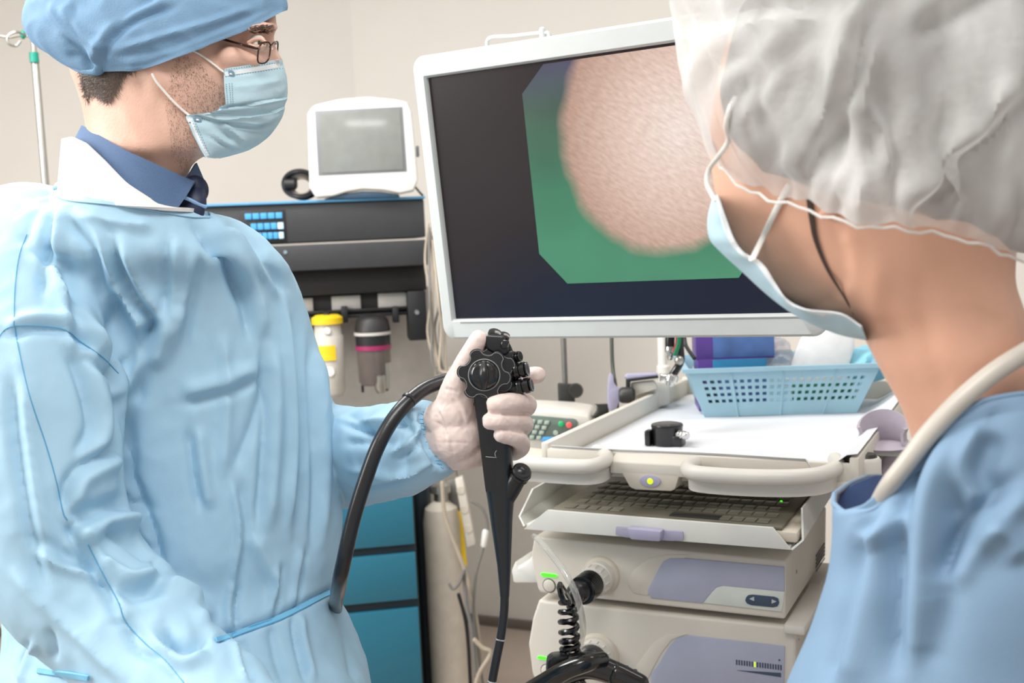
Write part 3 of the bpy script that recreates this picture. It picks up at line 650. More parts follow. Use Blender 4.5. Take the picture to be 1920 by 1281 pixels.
hb.prism(K, [K.f(x, y, v0-.02) for x, y in [(1175, 990), (1240, 996), (1238, 1016), (1182, 1012)]], v0-.022, v0-.003, .003)
part('shelf_grip', hb, 'lavender', cart)
# lavender holder on the right side
hq = K.h(1652, 842, -.014); hu, hv = hq[0]-.035, hq[1]+.02
cup = K.p(hu+.035, hv, -.01)
b = B(); g = []
for a in np.linspace(-.15*PI, 1.15*PI, 18):
    g.append([cup+K.u*math.cos(a)*.038*s+K.v*math.sin(a)*.032*s+np.array([0, 0, z*(.55+.45*max(0, math.sin(a)))]) for s, z in ((1.1, 0), (.92, .012), (.9, .035), (1., .052))])
part('scope_holder', b.sheet(g, .005).lathe(cup+np.array([0, 0, -.006]), (0, 0, 1), [(0, .04), (.004, .044), (.008, .03)], 28), 'lavender_cup', cart)
part('holder_arm', B().box(K, hu-.03, hu+.10, hv-.02, hv+.02, -.026, -.017, .003), 'shelf', cart)
part('holder_stem', B().tube([K.p(hu+.05, hv, -.03), K.p(hu+.03, hv+.01, -.09), K.p(hu+.01, hv+.02, -.16)], .013, 12), 'lavender_cup', cart)
part('frame_panel', B().box(K, hu+.01, hu+.03, hv+.0, hv+.2, fz+.15, -.03, .004), 'machine_dark', cart)
# base of the cart
part('base', B().box(K, FLu-.02, FRu+.04, 0, TV+.05, fz+.07, fz+.12, .012), 'cream_dark', cart)
for i, (uu, vv) in enumerate(((FLu+.03, .04), (FRu, .04), (FLu+.03, TV), (FRu, TV))):
    part('caster', B().lathe(K.p(uu-.012, vv, fz+.04), K.u, [(0, .03), (.004, .04), (.02, .04), (.024, .03)], 20).box(K, uu-.01, uu+.01, vv-.015, vv+.015, fz+.04, fz+.08, .002), 'knob', cart)
bl = K.f(985, 1060, .02)
part('side_bracket', B().prism(K, [K.f(x, y, .02) for x, y in [(966, 1052), (972, 1064), (985, 1058), (997, 1043), (1008, 1043), (1010, 1094), (962, 1094), (958, 1070)]], .02, .2, .004), 'shelf', cart)
# ---------------------------------------------------------------- processors
def ell(cx, cy, rx, ry, n=24): return [(cx+rx*math.cos(a), cy+ry*math.sin(a)) for a in np.linspace(0, 2*PI, n, endpoint=False)]
def proc(name, ol, vF, depth, label, ang=40):
    t = thing(name, K.p(K.f(1240, 1100)[0], .15, K.f(*ol[-1], vF)[1]), label, 'video processor')
    q = [K.f(x, y, vF) for x, y in ol]
    part('case', B().prism(K, q, vF, vF+depth, .007, 3), 'cream', t)
    return t
vF = -.012
p1 = proc('light_source', [(1001, 1006), (996, 1040), (998, 1060), (1008, 1104), (1012, 1112), (1472, 1162), (1473, 1052), (1040, 1010)], vF, .34, 'slim cream processor under the keyboard shelf with lavender panel and arrow keys')
p2 = proc('video_processor', [(1010, 1124), (998, 1160), (990, 1208), (997, 1262), (1010, 1300), (1490, 1345), (1492, 1178), (1020, 1128)], vF, .34, 'lower cream processor with lavender panel, tick scale and black lamp plug')
def panel(t, nm, px, m_, a=.0015, b=.003, nx=None, bev=.001): return part(nm, B().prism(K, [K.f(x, y, vF) for x, y in px], vF-a, vF+b, bev), m_, t)
def smoothpoly(px, n=4): P = np.array(px, float); P = np.vstack([P, P[:1]]); return [tuple(p) for p in crom(P, n)[:-1]]
panel(p1, 'face_relief', [(1176, 1092), (1188, 1070), (1215, 1048), (1250, 1040), (1300, 1040), (1250, 1060), (1225, 1100), (1215, 1117), (1188, 1112)], 'cream', .0015)
panel(p1, 'lower_panel', [(1319, 1130), (1335, 1110), (1344, 1101), (1356, 1098), (1471, 1109), (1468, 1136), (1466, 1147)], 'panel_light', .0022)
l1 = panel(p1, 'front_panel', [(1215, 1110), (1216, 1104), (1236, 1065), (1244, 1052), (1256, 1046), (1280, 1046), (1471, 1063), (1471, 1109), (1356, 1098), (1344, 1101), (1335, 1110), (1318, 1131), (1221, 1121)], 'panel_lav', .0022)
pl = part('arrow_key', B().prism(K, [K.f(x, y, vF) for x, y in [(1400, 1119), (1404, 1115), (1412, 1114), (1452, 1118), (1460, 1121), (1462, 1129), (1459, 1136), (1450, 1138), (1410, 1134), (1402, 1131), (1398, 1125)]], vF-.0035, vF-.002, .0005), 'navy', p1)
for tri in ([(1405, 1123), (1414, 1119), (1414, 1127)], [(1456, 1128), (1447, 1124), (1447, 1132)]):
    part('arrow_mark', B().prism(K, [K.f(x, y, vF-.0035) for x, y in tri], vF-.0042, vF-.0034), 'scope_mark', pl)
panel(p1, 'power_light', [(1013, 1076), (1017, 1074), (1042, 1077), (1046, 1080), (1044, 1083), (1018, 1081)], 'led_green', .002)
bc = K.f(1030, 1098, vF)
def ringprism(t, cx, cy, r): 
    b = B(); b.tube([K.p(cx+r*math.cos(a), vF-.0005, cy+r*math.sin(a)) for a in np.linspace(0, 2*PI, 24)], .0006, 6, 1, False, False); part('button_ring', b, 'knob', t); part('power_button', B().lathe(K.p(cx, vF, cy), -K.v, [(0, r-.001), (.002, r-.001), (.003, r-.003)], 24), 'cream', t)
ringprism(p1, bc[0], bc[1], .0115); bc = K.f(1026, 1258, vF); ringprism(p2, bc[0], bc[1], .0115)
# socket collar and plug of the upper unit
def socket(t, px, ln, r):
    q = K.f(*px, vF); o = K.p(q[0], vF, q[1]); ax = -K.v
    part('socket_base', B().lathe(o, ax, [(0, r*1.22), (.004, r*1.18), (.007, r*1.04)], 40), 'cream_dark', t)
    b = B(); pr = [(.004, r), (ln*.45, r*.985), (ln*.5, r*.9), (ln*.55, r*.97), (ln, r*.93), (ln+.001, r*.8), (ln-.01, r*.75)]
    part('socket_collar', b.lathe(o, ax, pr, 40), 'cream_white', t)
    rib = B()
    for k in range(14):
        a = 2*PI*k/14; c = o+ax*(ln*.78)+(K.u*math.cos(a)+K.w*math.sin(a))*r*.95
        rib.tube([c-ax*ln*.15, c+ax*ln*.15], .0015, 6, 1, False)
    part('grip_rib', rib, 'cream_white', t)
    return o, ax
o1, ax = socket(p1, (1128, 1078), .045, .026)
pg = thing('scope_connector', o1+ax*.05, 'black ribbed plug in the white collar of the upper processor', 'plug')
b = B().lathe(o1, ax, [(.035, .018), (.047, .018), (.085, .018)], 28)
part('body', b, 'scope', pg)
for k in range(7):
    part('rib', B().lathe(o1, ax, [(.047+.0055*k, .0185), (.0478+.0055*k, .0225), (.0505+.0055*k, .0225), (.0513+.0055*k, .0185)], 28), 'scope_gloss', pg)
e1 = o1+ax*.086
part('strain_relief', B().tube([e1, e1+ax*.012-K.u*.004, e1+ax*.02-K.u*.006-K.w*.018], [.017, .016, .011], 16), 'scope', pg)
# coiled cable
s0 = U(1062, 1112, 1.52); ax0 = [(1067, 1122), (1066, 1160), (1068, 1200), (1070, 1230), (1074, 1262), (1082, 1300), (1084, 1340)]
axp = crom([U(x, y, 1.53) for x, y in ax0], 60); Tn = np.gradient(axp, axis=0); Tn /= np.linalg.norm(Tn, axis=1)[:, None]
hp_ = []; turns = 13
for i, p in enumerate(axp):
    t = i/(len(axp)-1); a = 2*PI*turns*t; n1 = RN[:, 0]-Tn[i]*np.dot(RN[:, 0], Tn[i]); n1 /= np.linalg.norm(n1); n2 = np.cross(Tn[i], n1)
    hp_.append(p+(n1*math.cos(a)+n2*math.sin(a))*.0118)
lead = [e1+ax*.02-K.u*.006-K.w*.018, U(1050, 1096, 1.52), U(1052, 1116, 1.52), U(1060, 1130, 1.52)]
single('coiled_scope_cable', B().tube(lead+hp_[6:], .0042, 8, 2), 'scope_gloss', 'glossy black coiled cable hanging from the ribbed plug', 'cable')
# clear hose
single('clear_hose', B().tube([U(1001, 1006, 1.66), U(1010, 1012, 1.60), U(1030, 1035, 1.56), U(1058, 1072, 1.49), U(1078, 1110, 1.47), U(1090, 1150, 1.48), U(1093, 1185, 1.53), U(1086, 1215, 1.57), U(1084, 1260, 1.6), U(1090, 1330, 1.62)], .0048, 12), 'clear', 'clear plastic hose curving over the black ribbed plug', 'hose')
# lower unit
panel(p2, 'face_relief', [(1184, 1262), (1200, 1240), (1225, 1205), (1250, 1190), (1290, 1188), (1260, 1200), (1240, 1225), (1222, 1258), (1214, 1275)], 'cream', .0015)
panel(p2, 'front_panel', [(1220, 1270), (1222, 1262), (1232, 1250), (1256, 1210), (1270, 1196), (1290, 1191), (1472, 1211), (1470, 1310), (1222, 1290)], 'panel_lav', .0022)
for k in range(18):
    x = 1382+k*(1465-1382)/17; y = 1241+k*(1251-1241)/17; y2 = k == 7
    u, ww = K.f(x, y, vF); part('scale_tick', B().box(K, u-.0011, u+.0011, vF-.0028, vF-.0018, ww-.004, ww+.004), 'led_lime' if y2 else 'navy', p2)
part('scale_wedge', B().prism(K, [K.f(x, y, vF) for x, y in [(1382, 1256), (1465, 1261), (1465, 1269)]], vF-.0028, vF-.0018), 'navy', p2)
part('scale_dot', B().lathe(K.p(K.f(1462, 1237, vF)[0], vF-.002, K.f(1462, 1237, vF)[1]), -K.v, [(0, .0016), (.0008, .0014)], 10), 'navy', p2)
panel(p2, 'power_light', [(1007, 1232), (1011, 1230), (1034, 1234), (1036, 1238), (1010, 1236)], 'led_green', .002)
o2, ax = socket(p2, (1122, 1228), .022, .03)
# side screws, vents, flange
def sidept(x, y, ue): v, ww = K.side(x, y, ue); return K.p(ue, v, ww), v, ww
ue1 = max(K.f(1472, 1060, vF)[0], K.f(1472, 1160, vF)[0]); 
for t, (x, y), ue in ((p1, (1493, 1072), K.f(1472, 1100, vF)[0]), (p2, (1497, 1196), K.f(1491, 1240, vF)[0])):
    v, ww = K.side(x, y, ue); part('screw', B().lathe(K.p(ue-.001, v, ww), K.u, [(0, .004), (.002, .004), (.0025, .002)], 12), 'chrome', t)
ue = K.f(1472, 1100, vF)[0]
for k in range(5):
    v, ww = K.side(1532, 1040+7*k, ue); part('vent_slot', B().box(K, ue, ue+.001, v-.01, v+.07, ww-.0012, ww+.0012), 'knob', p1)
v, ww = K.side(1500, 1128, ue)
part('side_flange', B().box(K, ue-.002, ue+.03, vF-.01, vF+.2, ww-.012, ww+.002, .004), 'cream_white', p1)
# black lamp plug with handle, lower left
lamp = thing('lamp_plug', o2+ax*.03, 'large glossy black plug assembly at the bottom of the lower processor', 'plug')
part('body', B().tube([U(1050, 1262, 1.52), U(1100, 1248, 1.50), U(1150, 1262, 1.49), U(1200, 1283, 1.48)], [.020, .019, .017, .014], 18), 'scope_gloss', lamp)
part('collar', B().lathe(o2, ax, [(.015, .024), (.028, .027), (.04, .026), (.045, .02)], 28), 'scope', lamp)
part('handle', B().tube([U(1130, 1236, 1.48), U(1100, 1244, 1.46), U(1060, 1258, 1.46), U(1020, 1282, 1.47), U(990, 1300, 1.48)], [.010, .012, .013, .014, .014], 14), 'scope_gloss', lamp)
part('cover', B().prism(camframe(1050, 1260, 1.50), [camframe(1050, 1260, 1.5).f(x, y) for x, y in [(1026, 1240), (1036, 1232), (1066, 1230), (1072, 1262), (1040, 1290), (1024, 1270)]], 0, .03, .005), 'scope', lamp)
for k in range(3): part('ridge', B().lathe(U(1148+16*k, 1262+7*k, 1.49), U(1200, 1283, 1.48)-U(1150, 1262, 1.49), [(0, .0165), (.002, .0178), (.005, .0178), (.007, .016)], 20), 'scope_gloss', lamp)
# ---------------------------------------------------------------- things on the tray
# paper liner: flat on the floor, lapping over the front and climbing the right rim
PB = TW+.0008
nu, nv = 34, 26; G = []
for j in range(nv):
    v = .002+(TV-.006)*j/(nv-1); row = []
    for i in range(nu):
        uf = i/(nu-1); u = FLu+.012+(FRu-FLu+.004)*uf
        z = PB+.0012*noise.noise((u*9, v*9, 0))
        e = (u-(FRu-.058))/.062
        if e > 0: z = PB+(RT+.006-PB)*min(1, e)**1.15+.002*noise.noise((u*12, v*14, 3))
        z += .0
        if v < .02: z = max(z, TW+.0315*(1-max(0, v-.002)/.018) if e < 0 else z)     # up over the front lip
        row.append(K.p(u, v-.004*math.sin(uf*9)*(j == 0), z))
    G.append(row)
liner = single('paper_liner', B().sheet(G, .0008), 'paper', 'white paper sheet lining the cart tray', 'paper')
# little black cap with metal nub
cb = K.h(1243, 839, PB); fo = K.p(cb[0], cb[1]+.026, PB+.001)
cap = thing('round_adapter', fo, 'small round black cap with chrome nub on the white tray paper', 'cap')
hgt = .033
part('body', B().lathe(fo, (0, 0, 1), [(0, .026), (.002, .0275), (hgt*.9, .0275), (hgt, .0285), (hgt+.003, .0275), (hgt+.005, .02), (hgt+.0055, 0.002)], 40), 'scope', cap)
part('clip', B().box(K, *(lambda c: (c-.034, c-.024))(cb[0]), cb[1]+.0, cb[1]+.02, PB+.001, PB+.028, .002), 'scope', cap)
part('rear_tab', B().box(K, cb[0]+.014, cb[0]+.033, cb[1]+.004, cb[1]+.03, PB+.001, PB+.020, .003), 'scope', cap)
for k in range(3): part('nub_ring', B().lathe(fo+K.u*.022-K.v*.012+np.array([0, 0, .021]), K.u-.5*K.v, [(.002+.006*k, .006), (.003+.006*k, .0075), (.006+.006*k, .0075), (.007+.006*k, .006)], 18), 'chrome', cap)
part('nub', B().lathe(fo+K.u*.022-K.v*.012+np.array([0, 0, .021]), K.u-.5*K.v, [(0, .006), (.024, .0065), (.026, .005)], 16), 'chrome', cap)
# basket
Kb = yawframe(K.O, 5)
bw = PB+.001
bf = Frame(K.p(0, 0, bw), *[Kb.u, Kb.v, Kb.w])
(a0, v_) = bf.h(1322, 782); (a1, v1_) = bf.h(1625, 787)
bf = Frame(bf.p(a0, v_, 0), bf.u, bf.v, bf.w); Lb = a1-a0; 
wtop = bf.f(1400, 690, -.02)[1]; uL_ = bf.f(1283, 690, -.02)[0]; uR_ = bf.f(1660, 690, -.02)[0]; Db = .20; fl = .022
bas = thing('basket', bf.p(Lb/2, Db/2, 0), 'light blue perforated plastic basket on the back of the tray', 'basket')
def wall_with_holes(P00, P10, P11, P01, ncol, rows, th, m0=.06, m1=.06, r0=.3, r1=.85, skip=()):
    """quad wall (bottom-left, bottom-right, top-right, top-left) with a grid of real square holes"""
    P00, P10, P11, P01 = map(np.array, (P00, P10, P11, P01))
    us = [0.]; 
    for c in range(ncol):
        a = m0+(1-m0-m1)*c/ncol; wdt = (1-m0-m1)/ncol; us += [a+wdt*.22, a+wdt*.78]
    us += [1.]; vs = [0.]
    for r in range(rows):
        a = r0+(r1-r0)*r/rows; h = (r1-r0)/rows; vs += [a+h*.24, a+h*.76]
    vs += [1.]
    def pt(s, t): return (P00*(1-s)+P10*s)*(1-t)+(P01*(1-s)+P11*s)*t
    N = np.cross(P10-P00, P01-P00); N /= np.linalg.norm(N)
    V = []; idx = {}
    for k in (0, 1):
        for i, s in enumerate(us):
            for j, t in enumerate(vs): idx[(k, i, j)] = len(V); V.append(pt(s, t)+N*th*(k-.5))
    Fc = []; hole = lambda i, j: 0 <= i < len(us)-1 and 0 <= j < len(vs)-1 and i % 2 == 1 and j % 2 == 1 and (i//2) not in skip
    inside = lambda i, j: 0 <= i < len(us)-1 and 0 <= j < len(vs)-1 and not hole(i, j)
    for i in range(len(us)-1):
        for j in range(len(vs)-1):
            if hole(i, j): continue
            Fc.append((idx[1, i, j], idx[1, i+1, j], idx[1, i+1, j+1], idx[1, i, j+1])); Fc.append((idx[0, i, j], idx[0, i, j+1], idx[0, i+1, j+1], idx[0, i+1, j]))
            for (di, dj, e) in ((-1, 0, ((i, j), (i, j+1))), (1, 0, ((i+1, j+1), (i+1, j))), (0, -1, ((i+1, j), (i, j))), (0, 1, ((i, j+1), (i+1, j+1)))):
                if not inside(i+di, j+dj): (a, b_), (c_, d_) = e; Fc.append((idx[1, a, b_], idx[0, a, b_], idx[0, c_, d_], idx[1, c_, d_]))
    return V, Fc
bl_ = [bf.p(0, 0, 0), bf.p(Lb, 0, 0), bf.p(Lb, Db, 0), bf.p(0, Db, 0)]
tl_ = [bf.p(uL_+.008, -fl, wtop), bf.p(uR_-.008, -fl, wtop), bf.p(uR_-.008, Db+fl, wtop), bf.p(uL_+.008, Db+fl, wtop)]
for i in range(4):
    j = (i+1) % 4; b = B()
    V_, F_ = wall_with_holes(bl_[i], bl_[j], tl_[j], tl_[i], 22 if i % 2 == 0 else 14, 4, .0025, .045, .045, .26, .80); b.add(V_, F_)
    part('side_wall', b, 'basket', bas)
part('bottom', B().prism(bf, [(0, 0), (Lb, 0), (Lb, Db), (0, Db)], 0, .003, axis='w'), 'basket', bas)
rim = [(uL_-.004, -fl-.012), (uR_+.004, -fl-.012), (uR_+.004, Db+fl+.012), (uL_-.004, Db+fl+.012)]; rin = [(uL_+.009, -fl+.001), (uR_-.009, -fl+.001), (uR_-.009, Db+fl-.001), (uL_+.009, Db+fl-.001)]
b = B(); rg = []
for k in range(4):
    rg.append([bf.p(*rin[k], wtop-.002), bf.p(*rin[k], wtop+.002), bf.p(rim[k][0], rim[k][1], wtop+.002), bf.p(rim[k][0], rim[k][1], wtop-.006)])
rg.append(rg[0]); part('rim', b.loft(rg, False), 'basket', bas)
for s in (.22, .5, .78):
    a = np.array(bl_[0])*(1-s)+np.array(bl_[1])*s; c = np.array(tl_[0])*(1-s)+np.array(tl_[1])*s; part('rib', B().tube([a-bf.v*.001, c-bf.v*.001], .0022, 8, 2, False), 'basket', bas)
# contents
def bx(nm, x0, x1, y0, y1, v0, v1, m_, lb_, cat, bev=.003, grp=None, w0=None):
    (ua, wa) = bf.f(x0, y0, v0); (ub, wb2) = bf.f(x1, y1, v0)
    return single(nm, B().box(bf, ua, ub, v0, v1, wb2 if w0 is None else w0, wa, bev), m_, lb_, cat, grp)
def carton(nm, x0, x1, y0, y1, v0, v1, m1, m2, lb_, w0=None):
    (ua, wa) = bf.f(x0, y0, v0); (ub, wb2) = bf.f(x1, y1, v0); wb2 = w0 if w0 is not None else wb2
    t = thing(nm, bf.p((ua+ub)/2, (v0+v1)/2, wb2), lb_, 'box')
    part('carton', B().box(bf, ua, ub, v0, v1, wb2, wa, .002), m1, t)
    part('printed_band', B().box(bf, ua+(ub-ua)*.22, ub+.0005, v0-.0008, v0+.004, wb2+.004, wa-.003, .0005), m2, t)
carton('glove_box', 1304, 1452, 618, 672, .03, .13, 'purple', 'box_blue', 'upper purple and blue carton in the basket', bf.f(1400, 673, .03)[1])
carton('flat_carton', 1308, 1438, 673, 712, .03, .13, 'purple', 'box_teal', 'lower purple and teal carton in the basket under the larger one', .006)
# crumpled clear film bag
V_, F_, N_ = remesh(*B().ball(bf.p(bf.f(1462, 665, .05)[0], .07, bf.f(1462, 668, .05)[1]-.005), .030, (.9, .9, 1.3), bf).arr(), .004, 2)
V_ = noisy(V_, N_, .010, 45); tag(link('film_bag', V_, F_, 'film'), 'crumpled clear plastic bag between cartons and white pouch', 'bag')
# white pouch standing up
q = [(1478, 694), (1505, 632), (1530, 618), (1600, 622), (1604, 650), (1590, 694)]
pw = [bf.f(x, y, .05) for x, y in q]; pw = [(a, max(b_, .012)) for a, b_ in pw]; low = [(pw[-1][0], .012), (pw[0][0]+.01, .012)]
single('white_pouch', B().prism(bf, pw+low, .05, .065, .004), 'tissue', 'flat white paper pouch standing in the basket', 'pouch')
(uc, wc) = bf.f(1620, 672, .05)
V_, F_, N_ = remesh(*B().ball(bf.p(uc+.015, .09, wc-.016), .055, (1., .9, .6), bf).arr(), .004, 3)
V_ = noisy(V_, N_, .010, 28); tag(link('blue_cloth', V_, F_, 'cloth_blue'), 'crumpled light blue cloth at the right end of the basket', 'cloth')
carton('small_carton', 1325, 1440, 712, 770, .012, .028, 'dark_print', 'box_blue', 'dark printed carton seen through the basket holes at left', .008)
single('green_pack', B().box(bf, bf.f(1488, 750, .012)[0], bf.f(1600, 750, .012)[0], .012, .03, .008, bf.f(1500, 716, .012)[1], .003), 'green_card', 'dark green pack seen through the basket holes at right', 'package')
# ---------------------------------------------------------------- behind the cart
kc = yawframe(U(1040, 800, 2.25), 8)
kt = thing('keypad_console', kc.p(0, .1, kc.f(1000, 860)[1]), 'cream console with grey-green keypad and red and green lights behind the hand', 'control console')
top = [(960, 770), (990, 771), (1070, 775), (1104, 781), (1112, 800), (1098, 830), (1080, 850), (940, 850), (925, 800)]
part('case', B().prism(kc, [kc.f(x, y) for x, y in top], 0, .16, .006), 'cream_white', kt)
pnl = part('keypad_panel', B().prism(kc, [kc.f(x, y, 0) for x, y in smoothpoly([(965, 780), (1000, 779), (1060, 784), (1078, 786), (1083, 795), (1074, 810), (1058, 822), (940, 822), (950, 800)], 3)], -.003, .002, .001), 'keypad', kt)
for r in range(4):
    for c in range(4):
        x = 985+13*c-5*r+1.5; y = 789+9.5*r+1.2*c
        u, ww = kc.f(x, y, -.003); part('key', B().prism(kc, [(u-.006, ww-.004), (u+.004, ww-.004), (u+.006, ww+.004), (u-.004, ww+.004)], -.006, -.002, .001), 'keypad_key', pnl)
for (x, y, m_) in ((1052, 795, 'led_teal'), (1067, 797, 'led_red')):
    u, ww = kc.f(x, y, -.003); part('indicator', B().ball(kc.p(u, -.004, ww), .006, (1, .4, 1), kc), m_, kt)
part('key', B().lathe(kc.p(*[kc.f(1042, 812, -.003)[0], -.002, kc.f(1042, 812, -.003)[1]]), -kc.v, [(0, .006), (.003, .005)], 12), 'keypad_key', kt)
part('key', B().prism(kc, [kc.f(x, y) for x, y in [(1018, 819), (1044, 819), (1040, 826), (1014, 826)]], -.005, .0, .001), 'led_blue', kt)
kst = kc.p(0, .08, kc.f(1000, 850)[1]); part('stem', B().tube([kst, np.array([kst[0], kst[1], .03])], .02, 12, 2, False).lathe(np.array([kst[0], kst[1], 0]), (0, 0, 1), [(0, .12), (.02, .12), (.03, .05)], 28), 'cream_dark', kt)
pa = thing('steel_pole', np.append(U(1062, 719, 2.45)[:2], 0), 'grey steel pole with black clamp behind the cart', 'pole')
pt_ = U(1053, 560, 2.45); pb_ = U(1060, 724, 2.45); pax = (pb_[0]+.02*0, pb_[1])
part('tube', B().tube([np.array([pb_[0], pb_[1], pt_[2]]), np.array([pb_[0], pb_[1], .03])], .0065, 12, 2, False).lathe(np.array([pb_[0], pb_[1], 0]), (0, 0, 1), [(0, .05), (.02, .05), (.03, .02)], 28), 'pole_grey', pa)
kf = camframe(1060, 745, 2.42)
part('clamp', B().prism(kf, [kf.f(x, y) for x, y in [(1047, 719), (1078, 721), (1079, 774), (1049, 772)]], 0, .05, .004), 'knob', pa)
part('foot_bar', B().prism(kf, [kf.f(x, y) for x, y in [(1016, 764), (1052, 767), (1052, 773), (1017, 770)]], .01, .03, .002), 'black', pa)
part('clamp_knob', B().lathe(U(1079, 732, 2.40), -RN[:, 2]*-1, [(-.005, .010), (0, .015), (.012, .017), (.018, .014)], 24), 'knob', pa)
ph = thing('curved_bar', U(1152, 760, 2.3), 'dark curved bar with lavender hook and black knob behind the tray', 'scope hanger')
part('bar', B().tube([U(1146, 560, 2.3), U(1147, 640, 2.3), U(1149, 690, 2.3), U(1156, 740, 2.28), U(1158, 790, 2.28)], .0085, 12, 6, flat=.5), 'pole_dark', ph)
part('hook', B().prism(camframe(1150, 730, 2.26), [camframe(1150, 730, 2.26).f(x, y) for x, y in smoothpoly([(1141, 715), (1144, 702), (1149, 703), (1152, 718), (1160, 727), (1170, 728), (1170, 752), (1160, 756), (1155, 768), (1142, 768), (1140, 740)], 4)], 0, .02, .003), 'lavender', ph)
part('knob', B().lathe(U(1166, 741, 2.24), RN[:, 0], [(-.006, .012), (0, .017), (.02, .018), (.027, .012)], 20), 'knob', ph)
part('base_clamp', B().prism(camframe(1128, 770, 2.27), [camframe(1128, 770, 2.27).f(x, y) for x, y in [(1112, 783), (1120, 772), (1121, 762), (1116, 759), (1141, 758), (1142, 775), (1116, 786)]], 0, .03, .003), 'knob', ph)
part('support', B().tube([U(1158, 770, 2.29), U(1150, 800, 2.29), np.array([U(1150, 800, 2.29)[0], U(1150, 800, 2.29)[1], .0])], .008, 10, 2, False), 'pole_dark', ph)
lv = camframe(1200, 705, 2.24)
sa = thing('support_arm', U(1178, 745, 2.24), 'lavender and black flat arm above the left tray rim', 'support arm')
part('cover', B().prism(lv, [lv.f(x, y) for x, y in [(1172, 706), (1178, 701), (1230, 699), (1236, 705), (1190, 710), (1176, 712)]], 0, .03, .003), 'lavender', sa)
part('arm', B().prism(lv, [lv.f(x, y) for x, y in [(1175, 711), (1234, 704), (1236, 709), (1182, 716), (1182, 728), (1175, 728)]], -.002, .02, .002), 'black', sa)
part('mount', B().prism(lv, [lv.f(x, y) for x, y in [(1184, 718), (1230, 713), (1236, 730), (1190, 744)]], .01, .06, .005), 'cream', sa)
part('rest', B().prism(lv, [lv.f(x, y) for x, y in [(1190, 740), (1236, 716), (1262, 722), (1262, 760), (1190, 780)]], .04, .09, .004), 'cream', sa)
# hanging connectors left of the basket
hc = thing('scope_leads', U(1262, 720, 1.98), 'black leads with knurled metal connectors and green wire left of the basket', 'cable')
part('lead', B().tube([U(1257, 600, 2.0), U(1256, 640, 2.0), U(1256, 650, 2.0)], .009, 12), 'scope_gloss', hc)
part('connector', B().lathe(U(1256, 646, 2.0), (0, 0, -1), [(0, .007), (.004, .0095), (.014, .0095), (.016, .006), (.026, .006), (.03, .004)], 16), 'chrome', hc)
part('lead', B().tube([U(1276, 600, 1.99), U(1275, 650, 1.99), U(1276, 676, 1.99), U(1266, 696, 1.98), U(1259, 706, 1.98)], .0075, 12), 'scope_gloss', hc)
part('green_wire', B().tube([U(1274, 600, 1.97), U(1273, 640, 1.97), U(1266, 664, 1.97)], .0045, 8), 'green_wire', hc)
part('red_wire', B().tube([U(1266, 600, 1.97), U(1268, 640, 1.97), U(1262, 660, 1.97)], .0018, 8), 'red_wire', hc)
part('connector', B().lathe(U(1261, 702, 1.98), U(1256, 722, 1.98)-U(1261, 702, 1.98), [(0, .009), (.003, .012), (.013, .012), (.015, .008), (.022, .007)], 16), 'chrome', hc)
part('side_port', B().lathe(U(1254, 708, 1.98), -RN[:, 0], [(0, .006), (.012, .006), (.013, .008), (.016, .008)], 14), 'chrome', hc)
part('joint', B().ball(U(1273, 676, 1.975), .009), 'steel', hc)
single('black_cord', B().tube([U(1282, 600, 2.1), U(1284, 640, 2.08), U(1290, 655, 2.06), U(1302, 672, 2.02)], .004, 8), 'black', 'thin black cord running into the basket from above', 'cord')
wp = U(1243, 700, 2.75)
single('white_post', B().tube([np.array([wp[0], wp[1], U(1243, 560, 2.75)[2]]), np.array([wp[0], wp[1], .0])], .012, 14, 2, False).lathe(U(1244, 684, 2.75), (0, 0, -1), [(0, .014), (.004, .018), (.022, .018), (.026, .012)], 18), 'white_plastic', 'white post behind the hanging black leads', 'post')
# ceiling arm of the monitor
ms = MN.p(u1*.62, .1, w1_*.5); q = ms+MN.v*.16+MN.u*.12
mt = thing('monitor_arm', (q[0], q[1], ms[2]-.03), 'cream ceiling arm that carries the large monitor from behind', 'monitor arm')
part('arm', B().tube([MN.p(u1*.62, .102, w1_*.5), ms+MN.v*.09+MN.u*.02, q], .02, 14, 4), 'cream_dark', mt)
part('column', B().tube([np.array([q[0], q[1], ms[2]-.02]), np.array([q[0], q[1], 2.79])], .024, 16, 2, False), 'cream_dark', mt)
part('ceiling_plate', B().lathe(np.array([q[0], q[1], 2.8]), (0, 0, -1), [(0, .1), (.02, .1), (.03, .05)], 32), 'cream_dark', mt)
# ================================================================ the doctor
doc = thing('person', (U(330, 900, 1.33)[0], U(330, 900, 1.33)[1], 0), 'person in light blue surgical gown, blue cap, face mask and glasses holding an endoscope', 'person')
def ringpx(xl, yl, xr, yr, dc, hd, n=40, shear=0, k=0, e=2.0):
    """horizontal body section: silhouette pixels left and right, centre depth, half depth"""
    out = []
    for j in range(n):
        a = 2*PI*j/n; ca, sa = math.cos(a), math.sin(a)
        cx = math.copysign(abs(ca)**(2/e), ca); sx = math.copysign(abs(sa)**(2/e), sa)
        wd = 1-k*max(0, ca)**1.6
        x = (xl+xr)/2+(xr-xl)/2*cx; y = (yl+yr)/2+(yr-yl)/2*cx
        out.append(U(x, y, dc-hd*sx*wd+shear*cx))
    return out
